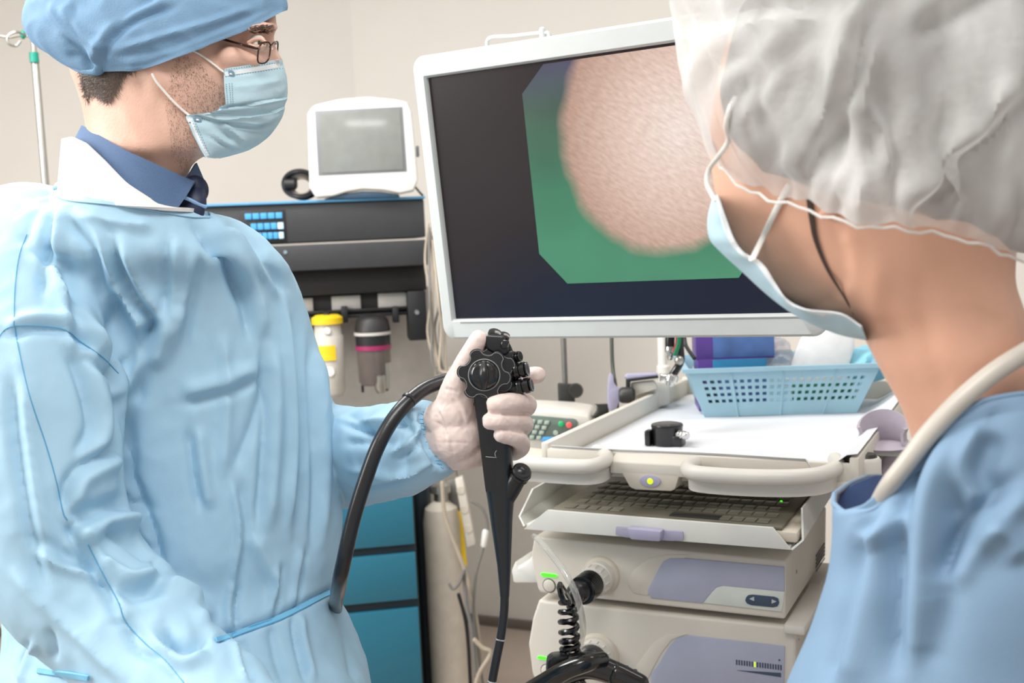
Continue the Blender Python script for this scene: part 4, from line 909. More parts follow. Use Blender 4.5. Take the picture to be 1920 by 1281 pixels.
# --- body (head, neck, trunk, arm) as one continuous surface
b = B()
HD = 1.22
rows = [(-62, 230, 400, .03), (-45, 160, 460, .055), (-15, 118, 500, .07), (20, 104, 518, .075), (45, 105, 520, .076), (60, 109, 515, .075), (76, 115, 507, .073), (92, 120, 506, .072), (115, 125, 512, .071), (140, 132, 516, .070), (165, 142, 512, .068), (190, 150, 504, .065), (215, 156, 494, .062), (240, 160, 480, .060), (262, 163, 462, .058), (280, 165, 430, .057), (292, 166, 385, .057), (306, 167, 362, .057), (330, 166, 352, .058), (360, 160, 352, .062), (395, 150, 360, .068), (430, 130, 370, .065)]
b.loft([ringpx(xl, y, xr, y, HD+(y > 280)*.01, hd, 36, .012, .32) for y, xl, xr, hd in rows])
# nose, brow ridge, ear
b.tube([U(500, 66, HD+.012), U(506, 92, HD+.012), U(514, 118, HD+.012)], [.008, .009, .012], 12)
b.tube([U(470, 56, HD-.048), U(496, 50, HD-.034), U(512, 50, HD+.005)], [.007, .007, .007], 10)
b.tube([U(285, 100, HD-.068), U(283, 130, HD-.070), U(300, 155, HD-.070)], [.016, .014, .009], 12, flat=.6)
b.tube([U(430, 112, HD-.048), U(470, 120, HD-.038)], [.016, .013], 12)
# trunk and arms inside the gown
b.loft([ringpx(xl, y, xr, y, dc, hd, 30) for y, xl, xr, dc, hd in [(430, 130, 380, 1.27, .05), (480, 20, 450, 1.30, .09), (600, 0, 500, 1.35, .10), (900, 20, 540, 1.375, .10), (1150, 60, 540, 1.37, .10), (1500, 40, 620, 1.35, .11), (1700, 30, 640, 1.32, .10)]])
b.tube([U(430, 560, 1.40), U(500, 760, 1.44), U(580, 850, 1.45), U(720, 838, 1.34), U(800, 828, 1.245), U(835, 822, 1.22)], [.06, .05, .046, .036, .028, .026], 16)
b.tube([U(75, 520, 1.24), U(90, 800, 1.15), U(110, 980, 1.13), U(180, 1110, 1.12), U(320, 1260, 1.07), U(470, 1410, 1.0)], [.06, .052, .048, .046, .036, .028], 16)
V, Fc, N = remesh(*b.arr(), .0045, 6)
# cheek and jaw modelling: temple dent, eye socket, jaw edge
V = folds(V, N, [('v', 17, 9, [(468, 80), (484, 82), (500, 84)]), ('r', 22, 3, [(425, 95), (460, 108), (500, 112)]), ('v', 14, 2, [(290, 175), (300, 230), (330, 290)]), ('r', 16, 2, [(225, 200), (270, 270), (330, 335)]), ('v', 8, 2, [(262, 130), (268, 165), (275, 190)])]); V = lap(V, Fc, 3)
HB = bvh(V, Fc)
link('body', V, Fc, 'skin', doc)
def dr(x, y, lift=0, T=None, d=1.3): return drape(T or HB, x, y, lift, d)
# eye, brow
part('eyeball', B().ball(U(483, 81, HD-.036), .0095), 'eye_white', doc)
part('iris', B().ball(U(490, 81, HD-.0425), .0042), 'iris', doc)
for pts, r in (([(466, 80), (478, 74), (490, 74), (497, 79)], .0022), ([(468, 84), (480, 88), (493, 86)], .002)):
    part('eyelid', B().tube([U(x, y, HD-.0455) for x, y in pts], r, 8), 'skin', doc)
def hairs(name, n, area_fn, ln, r, m_, T, dirn, lift=.0005, jit=.5, parent=doc):
    b = B()
    for k in range(n):
        x, y = area_fn(); p = drape(T, x, y, lift)
        if np.linalg.norm(p-U(x, y, 1.3)) < 1e-6: continue
        dx, dy = dirn(x, y); a = math.atan2(dy, dx)+random.uniform(-jit, jit); l = ln*random.uniform(.6, 1.3)
        e = [p]; 
        for s in (.5, 1.): e.append(drape(T, x+math.cos(a+s*random.uniform(-.3, .3)*jit)*l*s, y+math.sin(a)*l*s, lift+r*2+s*.0012))
        e = np.array(e)
        if np.linalg.norm(e[-1]-e[0]) > .02 or np.linalg.norm(e[1]-e[0]) > .02: continue
        q = np.cross(e[-1]-e[0], RN[:, 2]); q /= np.linalg.norm(q)+1e-9
        b.add([e[0]-q*r, e[0]+q*r, e[1]+q*r*.8, e[1]-q*r*.8, e[2]], [(0, 1, 2, 3), (3, 2, 4)])
    o = part(name, b, m_, parent); o['kind'] = 'stuff'; return o
def inpoly(P):
    P = np.array(P, float)
    def ins(x, y):
        c = False; n = len(P)
        for i in range(n):
            (x1, y1), (x2, y2) = P[i], P[i-1]
            if (y1 > y) != (y2 > y) and x < (x2-x1)*(y-y1)/(y2-y1)+x1: c = not c
        return c
    lo, hi = P.min(0), P.max(0)
    def f():
        while True:
            x = random.uniform(lo[0], hi[0]); y = random.uniform(lo[1], hi[1])
            if ins(x, y): return x, y
    return f
hairs('eyebrow', 150, inpoly([(463, 54), (480, 47), (508, 46), (517, 52), (512, 60), (490, 61), (470, 62)]), 9, .0005, 'brow', HB, lambda x, y: (1, .1), .001)
hairs('beard_stubble', 1500, inpoly([(325, 108), (352, 104), (375, 115), (395, 140), (420, 165), (424, 205), (380, 216), (356, 225), (372, 285), (345, 320), (322, 300), (318, 245), (308, 190), (318, 150)]), 3.4, .00012, 'stubble', HB, lambda x, y: (.4, 1), .0002, .7)
hairs('hair', 1500, inpoly([(150, 128), (255, 128), (232, 140), (222, 160), (214, 178), (205, 190), (190, 180), (172, 172), (160, 190), (156, 165)]), 17, .00035, 'hair', HB, lambda x, y: (-.5, 1), .001, 1.2)
hb = B()
for k in range(420):
    y = random.uniform(132, 192); x = 158+(y-132)*.12+random.uniform(-2, 16); p = U(x, y, HD+.012-.02*random.random())
    a = random.uniform(0, 2*PI); c1 = p+RN[:, 0]*(-.005*random.random())+np.array([0, 0, -.004]); c2 = c1+RN[:, 0]*(.004*math.cos(a))+RN[:, 1]*.006*math.sin(a)
    hb.tube([p, c1, c2], [.0007, .0006, .0003], 4, 3, cap=False)
hh = part('hair_curls', hb, 'hair', doc); hh['kind'] = 'stuff'
# --- surgical cap
def capmesh(hem, C0, up, bulge, nt=26, p1=.75, wr=.006, seed=0, wk=9, amp=.004):
    """hem: closed loop of points; C0: centre of the hem; up: vector to the crown; bulge(k, n) outward push"""
    n = len(hem); G = []
    for i in range(nt+1):
        t = i/nt; c = math.cos(PI/2*t)**p1 if t < 1 else 0; s_ = math.sin(PI/2*t)
        row = []
        for k in range(n):
            h = hem[k]-C0; rad = h/np.linalg.norm(h)
            w_ = amp*math.sin(wk*2*PI*k/n+2*math.sin(3*2*PI*k/n+seed))*math.exp(-3*t)*(t > 0)
            row.append(C0+h*c+np.array(up)*s_+rad*(bulge(k/n)*math.sin(PI*min(1, t*1.15))**.8+w_))
        G.append(row)
    V = [p for r in G[:-1] for p in r]+[G[-1][0]]; Fc = []
    for i in range(nt-1):
        for k in range(n): Fc.append((i*n+k, i*n+(k+1) % n, (i+1)*n+(k+1) % n, (i+1)*n+k))
    for k in range(n): Fc.append(((nt-1)*n+k, (nt-1)*n+(k+1) % n, nt*n))
    return np.array(V), Fc
def subdiv(V, Fc, lv):
    me = bpy.data.meshes.new('t'); me.from_pydata(np.asarray(V).tolist(), [], Fc)
    o = bpy.data.objects.new('t', me); C.objects.link(o); q = o.modifiers.new('s', 'SUBSURF'); q.levels = lv; q.render_levels = lv
    dg = bpy.context.evaluated_depsgraph_get(); m2 = bpy.data.meshes.new_from_object(o.evaluated_get(dg))
    A_ = np.zeros(len(m2.vertices)*3); m2.vertices.foreach_get('co', A_); Nn = np.zeros(len(m2.vertices)*3); m2.vertices.foreach_get('normal', Nn)
    fs = [tuple(p.vertices) for p in m2.polygons]; bpy.data.objects.remove(o); return A_.reshape(-1, 3), fs, Nn.reshape(-1, 3)
hx = [(150, 131), (180, 136), (225, 135), (270, 132), (300, 121), (370, 95), (470, 55), (537, 20)]
hem = []; n = 200
for k in range(n):
    a = 2*PI*k/n                          # 0 = front, near side first
    x = 343+194*math.cos(a); d = HD-.083*math.sin(a)*(1-.18*max(0, math.cos(a)))+.012*math.cos(a)
    y = itp(x, hx)-(22 if math.sin(a) < 0 else 0)*abs(math.sin(a))
    hem.append(U(x, y, d))
C0 = U(343, 85, HD)
def bul(t):
    a = 2*PI*t; return .012+.052*max(0, -math.cos(a))**1.4-.006*max(0, math.cos(a))
V, Fc = capmesh(hem, C0, U(300, -125, HD)-C0, bul, 60, .62, wk=7, amp=.002)
V, Fc, N = subdiv(V, Fc, 1)
if np.dot(N[0], V[0]-C0) < 0: N = -N
V = noisy(V, N, .0022, 26, True, (1, 1, 1.6))
V = folds(V, N, [('p', 16, 7, [(186, 132), (190, 95), (215, 60), (260, 30), (330, 5)]), ('p', 12, -6, [(180, 130), (160, 95), (120, 60), (90, 20)]), ('v', 7, 5, [(182, 128), (150, 108), (125, 104)]), ('r', 14, 5, [(195, 95), (150, 60), (110, 10)]),
 ('v', 10, 6, [(205, 75), (235, 30), (300, -10)]), ('r', 12, 5, [(215, 95), (300, 70), (400, 40), (480, 12)]), ('v', 8, 3, [(200, 110), (300, 95), (380, 66), (470, 30), (520, 12)]), ('v', 3, 2.0, [(200, 128), (270, 123), (300, 112), (370, 86), (470, 46), (530, 14)]), ('r', 12, 4, [(130, 90), (100, 40), (100, 0)]), ('v', 8, 4, [(165, 100), (135, 50), (140, 0)])])
V = lap(V, Fc, 3); link('cap', V, Fc, 'cap_blue', doc); CB = bvh(V, Fc)
capo = bpy.data.objects['cap']
kb_ = B().tube([U(150, 122, HD-.03), U(165, 130, HD-.05), U(183, 134, HD-.062), U(190, 120, HD-.07), U(196, 100, HD-.075)], [.006, .008, .007, .006, .004], 12, flat=.6)
part('cap_tie', kb_, 'cap_blue', capo)
part('cap_tie', B().tube([U(120, 102, HD-.0), U(140, 122, HD-.02), U(165, 134, HD-.045), U(182, 136, HD-.06)], [.005, .009, .008, .004], 12, flat=.5), 'cap_blue', capo)
# --- mask
def maskmesh(rows, dc, hw, n=28, sh=.012):
    G = []
    for (xl, yl, xf, yf, off, hwf) in rows:
        r = []
        for k in range(n+1):
            a = PI*k/n; s = math.sin(a)**.75
            x = xl+(xf-xl)*s; y = yl+(yf-yl)*s
            r.append(U(x, y, dc-hw*hwf*math.cos(a)*(1-.25*s)+sh*s-off*.0))
        G.append(r)
    return np.array(G)
mr = [(419, 129, 530, 111, 0, 1), (420, 139, 532, 122, 0, 1), (420, 152, 537, 140, 0, 1.02), (421, 172, 539, 160, 0, 1.04), (423, 197, 539, 180, 0, 1.05), (412, 203, 537, 190, 0, 1.0), (400, 208, 534, 200, 0, 1.06), (392, 211, 532, 212, 0, 1.0), (372, 214, 528, 222, 0, 1.07), (349, 217, 521, 235, 0, 1.04), (354, 232, 510, 250, 0, 1.08), (361, 250, 492, 266, 0, 1.05), (370, 268, 470, 280, 0, 1.04), (378, 284, 440, 290, 0, 1.02), (386, 296, 412, 297, 0, 1.0)]
# smooth the profile between rows but keep the two pleat steps sharp
G0 = maskmesh(mr, HD, .066); 
mm = crom(G0.reshape(len(mr), -1), 4).reshape(-1, 29, 3)
V = mm.reshape(-1, 3); m_ = mm.shape[1]; Fc = [(i*m_+j, i*m_+j+1, (i+1)*m_+j+1, (i+1)*m_+j) for i in range(mm.shape[0]-1) for j in range(m_-1)]
V, Fc, N = subdiv(V, Fc, 1)
if np.dot(N[len(N)//2], ray(460, 200)) > 0: N = -N
V = noisy(V, N, .0006, 60)
V = folds(V, N, [('v', 3, 1.5, [(422, 141), (470, 135), (530, 122)], 1), ('s', 9, 2.2, [(405, 207), (450, 200), (500, 190), (538, 184)], 1), ('s', 9, 2.0, [(395, 216), (450, 218), (500, 214), (535, 200)], 1), ('p', 10, 4.5, [(398, 220), (430, 228), (480, 236), (525, 222)]), ('v', 6, 4, [(402, 232), (420, 250), (440, 262)]), ('r', 9, 4, [(410, 222), (435, 245), (462, 268)]), ('p', 8, 3, [(392, 250), (420, 270), (455, 284)]), ('v', 5, 2.5, [(430, 240), (480, 252), (505, 248)]), ('r', 12, 2, [(440, 165), (490, 158), (530, 150)]), ('v', 3, .8, [(362, 225), (380, 262), (395, 296)], 1)])
mk = link('mask', V, Fc, 'mask_blue', doc); MB_ = bvh(V, Fc)
def strip(T, px, wd, lift=.0006, th=.0006, n=8, d=1.2):
    L_ = crom(np.array(px, float), n); T_ = np.gradient(L_, axis=0); T_ /= np.linalg.norm(T_, axis=1)[:, None]; Nn = np.stack([-T_[:, 1], T_[:, 0]], 1)
    g = [[drape(T, *(L_[i]+Nn[i]*wd*s), lift, d) for s in (-.5, 0, .5)] for i in range(len(L_))]
    return B().sheet(g, th)
part('top_binding', strip(MB_, [(421, 136), (450, 131), (490, 125), (524, 119)], 15), 'mask_white', mk)
part('edge_binding', strip(MB_, [(355, 222), (364, 246), (376, 272), (388, 293)], 9), 'mask_white', mk)
sb = B()
for (x0, y0, x1, y1, nn) in ((424, 158, 427, 194, 10), (430, 157, 433, 194, 10), (435, 157, 437, 194, 10), (358, 222, 388, 288, 14), (363, 222, 392, 288, 14), (380, 222, 392, 226, 4), (420, 131, 520, 118, 22), (424, 143, 530, 128, 22)):
    for k in range(nn):
        t = k/(nn-1); p = drape(MB_, x0+(x1-x0)*t, y0+(y1-y0)*t, .0008); sb.ball(p, .0005, seg=6)
o = part('weld_dots', sb, 'weld', mk); o['kind'] = 'stuff'
for (x, y) in ((433, 139), (371, 225)):
    p = drape(MB_, x, y, .001); part('weld_spot', B().lathe(p, -ray(x, y), [(0, .0042), (.0006, .0042), (.0008, .003)], 18), 'weld', mk)
part('ear_loop', B().tube([drape(MB_, 433, 139, .0015), dr(418, 134, .002), dr(400, 120, .002), dr(380, 105, .002), dr(364, 96, .002), dr(350, 92, .002)], .0017, 8, flat=.7), 'elastic', mk)
part('ear_loop', B().tube([drape(MB_, 371, 225, .0015), dr(352, 214, .003), dr(330, 195, .003), dr(308, 171, .003), dr(293, 153, .003), dr(286, 140, .003)], .0017, 8, flat=.7), 'elastic', mk)
# --- glasses
gl = B().tube([dr(406, 70, .002), dr(430, 77, .008), U(455, 84, HD-.070), U(478, 90, HD-.064), U(484, 91, HD-.056)], [.0012, .0013, .0015, .0015, .0012], 8)
gs = part('glasses', gl, 'frame_metal', doc)
def lensrim(cx, cy, rx, ry, d, sk): return [U(cx+rx*math.copysign(abs(math.cos(a))**.7, math.cos(a))+sk*math.sin(a), cy+ry*math.copysign(abs(math.sin(a))**.7, math.sin(a)), d+.010*math.cos(a)) for a in np.linspace(0, 2*PI, 25)]
part('lens_rim', B().tube(lensrim(495, 99, 11, 20, HD-.052, -4), .0009, 6, 2, cap=False), 'frame_metal', gs)
part('lens', B().add(lensrim(495, 99, 10.5, 19.4, HD-.052, -4)[:-1], [tuple(range(24))]), 'lens', gs)
part('lens_rim', B().tube(lensrim(517, 95, 3.5, 17, HD+.03, -2), .0009, 6, 2, cap=False), 'frame_metal', gs)
part('bridge', B().tube([U(506, 88, HD-.045), U(515, 79, HD-.02), U(518, 82, HD+.018)], .001, 8), 'frame_metal', gs)
part('nose_pad', B().ball(U(513, 90, HD-.018), .0022), 'lens', gs)
# --- shirt collar, tie, white coat collar
def band(xc, a, dc, hd, topT, botT, n=56, rows=6, flare=0., out=0., a0=0, a1=2*PI, m2=None):
    G = []
    for k in range(n+1):
        t = a0+(a1-a0)*k/n; x = xc+a*math.cos(t); near = math.sin(t) > 0
        yt = itp(x, topT); yb = itp(x, botT)
        if not near: yt = itp(x, m2[0]) if m2 else yt; yb = itp(x, m2[1]) if m2 else yb
        row = []
        for i in range(rows+1):
            s = i/rows; y = yt+(yb-yt)*s; g = out+flare*s
            row.append(U(xc+(a+g*1600)*math.cos(t), y, dc-(hd+g)*math.sin(t)))
        G.append(row)
    return G
ND = HD+.012
shc = part('shirt_collar', B().sheet(band(257, 102, ND, .071, [(145, 232), (160, 238), (200, 262), (240, 284), (280, 303), (320, 322), (345, 334), (370, 344)], [(145, 262), (170, 275), (215, 330), (245, 365), (290, 395), (322, 392), (340, 362), (350, 342), (375, 350)], 60, 8, .010, .0, -.1*PI, 1.05*PI), .003), 'shirt', doc)
part('far_collar_leaf', B().sheet([[U(346, 338, ND-.03), U(340, 372, ND-.045)], [U(357, 322, ND-.012), U(358, 366, ND-.03)], [U(367, 306, ND+.005), U(374, 352, ND-.012)], [U(378, 332, ND+.012), U(384, 348, ND-.0)], [U(382, 345, ND+.02), U(385, 384, ND+.01)]], .003), 'shirt', shc)
tie = part('tie', B().tube([U(366, 352, ND-.020), U(358, 385, ND-.030), U(352, 430, ND-.02), U(352, 480, ND+.02)], [.013, .017, .017, .017], 16, flat=.6), 'tie', doc)
part('knot', B().ball(U(366, 356, ND-.020), .014, (1.1, .8, 1.2), seg=18), 'tie', tie)
for pts in ([(338, 369), (352, 373), (372, 383), (385, 388)],):
    part('stripe', B().tube([U(x, y, ND-.048+.0003*(x-338)) for x, y in pts], .0022, 8), 'tie_stripe', tie)
part('coat_collar', B().sheet(band(245, 120, ND+.005, .082, [(120, 262), (142, 257), (165, 268), (200, 302), (240, 345), (290, 382), (330, 392), (375, 394)], [(100, 352), (120, 370), (200, 384), (300, 392), (400, 397)], 56, 9, .006, .004, .10*PI, 1.12*PI), .004), 'white_coat', doc)
# --- gown
b = B()
R0 = [(118, 360, 394, 404, 1.245, .094), (62, 376, 432, 410, 1.265, .115), (0, 404, 486, 440, 1.28, .13), (-55, 455, 537, 492, 1.29, .145), (-80, 530, 556, 530, 1.32, .150), (-85, 620, 586, 620, 1.34, .150), (-75, 740, 614, 740, 1.35, .150), (-60, 860, 632, 860, 1.355, .152), (-45, 960, 640, 960, 1.355, .152), (-20, 1050, 635, 1050, 1.35, .148), (5, 1118, 627, 1106, 1.345, .14), (8, 1170, 655, 1165, 1.345, .15), (4, 1230, 684, 1230, 1.34, .16), (-10, 1300, 700, 1300, 1.31, .175), (-30, 1500, 735, 1500, 1.32, .19), (-60, 1900, 790, 1900, 1.33, .21), (-70, 2200, 820, 2200, 1.34, .22)]
Rr = crom(np.array(R0, float), 3)
b.loft([ringpx(*r[:4], r[4], r[5], 56, .03, 0, 2.2) for r in Rr])
b.tube([U(60, 470, 1.26), U(75, 560, 1.22), U(78, 700, 1.17), U(82, 830, 1.145), U(95, 960, 1.13), U(140, 1085, 1.125), U(250, 1195, 1.10), U(380, 1325, 1.04), U(500, 1440, .98)], [.082, .088, .088, .083, .080, .079, .070, .064, .055], 30)
b.tube([U(430, 540, 1.40), U(490, 700, 1.45), U(560, 840, 1.47), U(640, 856, 1.455), U(712, 848, 1.36), U(772, 836, 1.265), U(808, 826, 1.225), U(827, 818, 1.215)], [.08, .075, .072, .068, .061, .053, .046, .0395], 26, cap=False)
V, Fc, N = remesh(*b.arr(), .0035, 8)
V = noisy(V, N, .0045, 7, True, (1, 1, .55), off=3); N = normals(V, Fc); V = noisy(V, N, .0022, 17, True, (1, 1, .6), off=9); N = normals(V, Fc)
FL = [ # kind, width px, amplitude mm, points
 ('v', 14, 14, [(214, 520), (222, 620), (232, 740), (240, 850), (250, 930)]), ('v', 8, 10, [(236, 880), (262, 930), (292, 1010), (305, 1080)]),
 ('p', 26, 13, [(210, 440), (250, 540), (290, 600), (275, 640), (245, 720)]), ('r', 22, 12, [(215, 530), (255, 590), (275, 620)]), ('p', 24, -12, [(275, 595), (262, 680), (238, 760)]),
 ('p', 26, 10, [(395, 410), (430, 480), (465, 560), (480, 640)]), ('v', 16, 10, [(355, 400), (400, 460), (450, 540), (475, 580)]), ('p', 18, -7, [(400, 420), (470, 470), (530, 560)]),
 ('p', 20, 6, [(320, 440), (318, 520), (312, 600)]), ('p', 18, -6, [(372, 470), (352, 560), (330, 660)]), ('r', 26, 8, [(340, 570), (310, 640), (285, 690)]), ('p', 26, 7, [(340, 750), (420, 730), (490, 700)]),
 ('v', 9, 6, [(440, 880), (478, 780), (500, 690)]), ('p', 22, 8, [(500, 640), (505, 760), (500, 880), (490, 1000)]), ('p', 22, -8, [(540, 560), (555, 700), (560, 850), (548, 1000)]), ('p', 18, 7, [(590, 620), (596, 760), (600, 900), (590, 1040)]),
 ('r', 20, 6, [(420, 620), (425, 760), (418, 900)]), ('p', 20, 7, [(360, 800), (372, 900), (385, 960)]), ('p', 16, -6, [(440, 900), (455, 1000), (440, 1100)]), ('r', 24, 6, [(470, 1000), (510, 1080), (515, 1140)]),
 ('p', 22, 8, [(105, 380), (95, 460), (88, 560)]), ('p', 26, 9, [(130, 400), (180, 460), (205, 560)]), ('v', 9, 6, [(100, 355), (60, 400), (40, 460)]), ('r', 20, 7, [(160, 400), (230, 420), (290, 425)]),
 ('p', 26, -9, [(60, 470), (110, 520), (130, 600), (150, 680)]), ('r', 26, 9, [(95, 540), (160, 600), (190, 680)]), ('p', 28, 10, [(130, 640), (165, 720), (180, 800), (150, 860)]), ('v', 10, 8, [(228, 700), (190, 690), (150, 668)]),
 ('p', 26, 10, [(240, 840), (180, 870), (140, 900), (125, 960)]), ('v', 10, 9, [(250, 930), (200, 940), (150, 958), (128, 975)]), ('p', 28, 12, [(275, 960), (215, 960), (160, 985), (132, 1010)]), ('v', 12, 10, [(290, 1045), (240, 1010), (190, 990)]),
 ('p', 28, -12, [(300, 1080), (275, 1090), (240, 1095), (180, 1060)]), ('r', 24, 11, [(300, 1090), (340, 1110), (375, 1135), (392, 1170)]), ('v', 12, 11, [(395, 1185), (360, 1205), (330, 1200), (280, 1180)]), ('p', 22, 9, [(380, 1210), (350, 1230), (310, 1200), (305, 1170)]),
 ('v', 8, 8, [(235, 1170), (255, 1220), (300, 1235)]), ('p', 22, 8, [(120, 965), (165, 1040), (210, 1120), (235, 1165)]), ('p', 24, -8, [(60, 1020), (120, 1055), (190, 1075)]), ('v', 8, 6, [(205, 1170), (240, 1170), (300, 1230), (345, 1281)]),
 ('p', 26, 8, [(30, 700), (40, 820), (60, 960), (90, 1100)]), ('r', 22, 7, [(20, 1060), (80, 1130), (160, 1200), (240, 1281)]), ('p', 20, 8, [(0, 600), (22, 620), (60, 610), (120, 614), (180, 650), (220, 690)]),
 ('v', 5, 7, [(412, 1196), (450, 1182), (520, 1156), (570, 1132), (624, 1106)], 1), ('p', 14, 7, [(440, 1190), (436, 1140), (445, 1090)]), ('p', 12, 6, [(512, 1160), (517, 1110), (525, 1060)]), ('p', 12, 6, [(556, 1140), (560, 1090), (572, 1030)]), ('v', 8, 6, [(510, 1168), (516, 1220), (535, 1281)]), ('p', 14, 7, [(555, 1150), (560, 1200), (580, 1281)]), ('p', 14, -6, [(445, 1200), (455, 1240), (470, 1281)]), ('v', 9, 7, [(618, 1115), (650, 1180), (668, 1281)]),
 ('v', 6, 6, [(100, 1240), (98, 1210), (90, 1180)]), ('p', 12, 6, [(60, 1200), (40, 1250), (30, 1281)]),
 # far sleeve
 ('v', 10, 9, [(640, 770), (680, 800), (700, 850), (680, 900)]), ('p', 14, 8, [(640, 790), (700, 800), (780, 775)]), ('v', 6, 6, [(720, 775), (760, 800), (800, 840)]), ('p', 12, 7, [(735, 860), (775, 835), (800, 795)]), ('r', 12, 6, [(650, 880), (720, 890), (800, 880)]), ('v', 6, 6, [(790, 765), (800, 800), (806, 840), (830, 880)], 1), ('p', 10, 5, [(660, 920), (740, 900), (820, 870)]), ('v', 6, 5, [(645, 830), (690, 830), (740, 830)]),
]
for k in range(14):   # gathers at the elastic cuff
    y = 770+8*k; FL.append(('v', 2.6, 3.2, [(806+max(0, (y-800))*.42, y), (790+max(0, (y-800))*.42-random.uniform(0, 12), y-2+random.uniform(-4, 4))]))
V = noisy(V, N, .0008, 42, True, (1, 1, .8), off=1); V = lap(folds(V, N, [(f[0], f[1], f[2]*1.45, *f[3:]) for f in FL]), Fc, 2)
gown = link('gown', V, Fc, 'gown', doc, 60); GB = bvh(V, Fc)
part('neck_binding', strip(GB, [(104, 357), (112, 366), (135, 372), (200, 378), (260, 386), (320, 396), (360, 402), (394, 403)], 11, .002, .0015), 'gown', gown)
part('neck_binding', B().tube([U(104, 352, 1.24), U(112, 345, 1.27), U(140, 345, 1.30)], .003, 8), 'gown', gown)
part('waist_tie', strip(GB, [(405, 1200), (430, 1193), (470, 1178), (520, 1160), (562, 1140), (600, 1120), (625, 1108)], 9, .003, .002), 'gown_dark', gown)
part('waist_tie', strip(GB, [(70, 1258), (95, 1262), (130, 1266), (165, 1272)], 9, .004, .002), 'gown_dark', gown)
seam = B()
for px in ([(-5, 636), (10, 618), (28, 612), (70, 612), (120, 618), (150, 640), (190, 668), (222, 700)], [(28, 612), (34, 650), (55, 740), (85, 830), (105, 900), (118, 960), (126, 975)], [(26, 612), (28, 540), (36, 480), (50, 440)], [(165, 1022), (195, 1080), (222, 1130), (235, 1165), (270, 1205), (310, 1238), (345, 1281)]):
    L_ = crom(np.array(px, float), 8); seam.tube([drape(GB, x, y, .0004) for x, y in L_], .0006, 5, 1, False)
part('seam', seam, 'gown_seam', gown)
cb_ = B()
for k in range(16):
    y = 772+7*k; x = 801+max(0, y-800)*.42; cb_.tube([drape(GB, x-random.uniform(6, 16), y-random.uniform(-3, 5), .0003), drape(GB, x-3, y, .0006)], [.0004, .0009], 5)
oo = part('cuff_gather_shade', cb_, 'gown_dark', gown); oo['kind'] = 'stuff'  # crease shade of the gathers, put in as darker blue tubes
# legs and shoes below the frame
for sx, xx in ((0, 230), (1, 470)):
    p = U(xx, 1300, 1.33); leg = B().tube([np.array([p[0], p[1], .95]), np.array([p[0], p[1], .5]), np.array([p[0], p[1]+.01, .08])], [.085, .065, .055], 20)
    part('trouser_leg', leg, 'trousers', doc)
    part('shoe', B().tube([np.array([p[0]-.05, p[1]+.01, .05]), np.array([p[0]+.06, p[1], .045]), np.array([p[0]+.19, p[1]-.01, .035])], [.045, .045, .034], 16), 'shoe', doc)
# --- gloved hand
HN = 1.19
b = B()
b.tube([U(812, 828, 1.232), U(838, 824, 1.222), U(862, 815, 1.212), U(880, 800, 1.21)], [.027, .031, .033, .028], 20)          # wrist to heel
b.tube([U(834, 790, 1.215), U(860, 770, 1.205), U(872, 735, 1.20)], [.026, .028, .022], 20)                         # thenar
b.tube([U(836, 846, 1.225), U(868, 846, 1.215), U(900, 842, 1.215), U(930, 836, 1.222)], [.022, .022, .020, .018], 18)   # heel of the hand
b.tube([U(870, 790, 1.218), U(920, 770, 1.235), U(965, 760, 1.24)], [.026, .022, .018], 18)                          # palm behind the grip
b.tube([U(880, 820, 1.222), U(925, 815, 1.238), U(962, 806, 1.24)], [.026, .02, .016], 18)
b.tube([U(852, 768, 1.205), U(861, 722, 1.193), U(874, 684, 1.183), U(886, 658, 1.176), U(899, 634, 1.172)], [.024, .0185, .0135, .0118, .0098], 18)   # thumb
b.tube([U(958, 758, 1.243), U(975, 730, 1.245), U(990, 708, 1.235), U(1008, 703, 1.222)], [.014, .011, .0105, .0098], 16)    # index
b.tube([U(958, 766, 1.243), U(984, 764, 1.228), U(986, 757, 1.199), U(965, 755, 1.168), U(944, 757, 1.152), U(926, 759, 1.150)], [.013, .0118, .0112, .0108, .0108, .0098], 16)   # middle
b.tube([U(952, 800, 1.243), U(978, 800, 1.226), U(981, 793, 1.199), U(960, 790, 1.166), U(938, 790, 1.152), U(918, 790, 1.150)], [.013, .0115, .0108, .0104, .0104, .0094], 16)   # ring
b.tube([U(935, 838, 1.238), U(962, 846, 1.228), U(977, 836, 1.205), U(970, 823, 1.178), U(954, 818, 1.160), U(939, 815, 1.153)], [.013, .0112, .0108, .0100, .0096, .0086], 16)  # little
V, Fc, N = remesh(*b.arr(), .0016, 5)
V = folds(V, N, [('v', 2.2, 1.1, [(832, 729), (850, 733), (862, 736)]), ('v', 2, .8, [(866, 690), (874, 700), (878, 712)]), ('v', 2, .8, [(860, 685), (868, 694), (872, 706)]), ('v', 2.5, 1.2, [(812, 790), (830, 800), (845, 830), (850, 860)]), ('v', 2, .8, [(815, 830), (850, 830), (885, 832)]), ('p', 8, 1.6, [(850, 745), (868, 775), (872, 800)]), ('v', 2, .9, [(946, 750), (952, 757), (956, 766)]), ('v', 1.6, .8, [(950, 748), (958, 756)]), ('v', 2, .9, [(944, 785), (950, 790), (954, 798)]), ('v', 2, .9, [(955, 812), (962, 820), (960, 830)]), ('v', 3, 2.2, [(912, 776), (940, 777), (975, 777), (998, 774)]), ('v', 3, 2.2, [(926, 807), (950, 806), (975, 810), (990, 812)]), ('p', 6, 1.2, [(824, 770), (836, 800), (838, 840)]), ('v', 2, .8, [(880, 655), (888, 662)])])
N = normals(V, Fc); V = noisy(V, N, .0004, 60); V = noisy(V, N, .0003, 160, off=5)
gv = link('glove', V, Fc, 'glove', doc, 60)
gv['label'] = 'thin pale rubber glove on the hand that grips the endoscope'
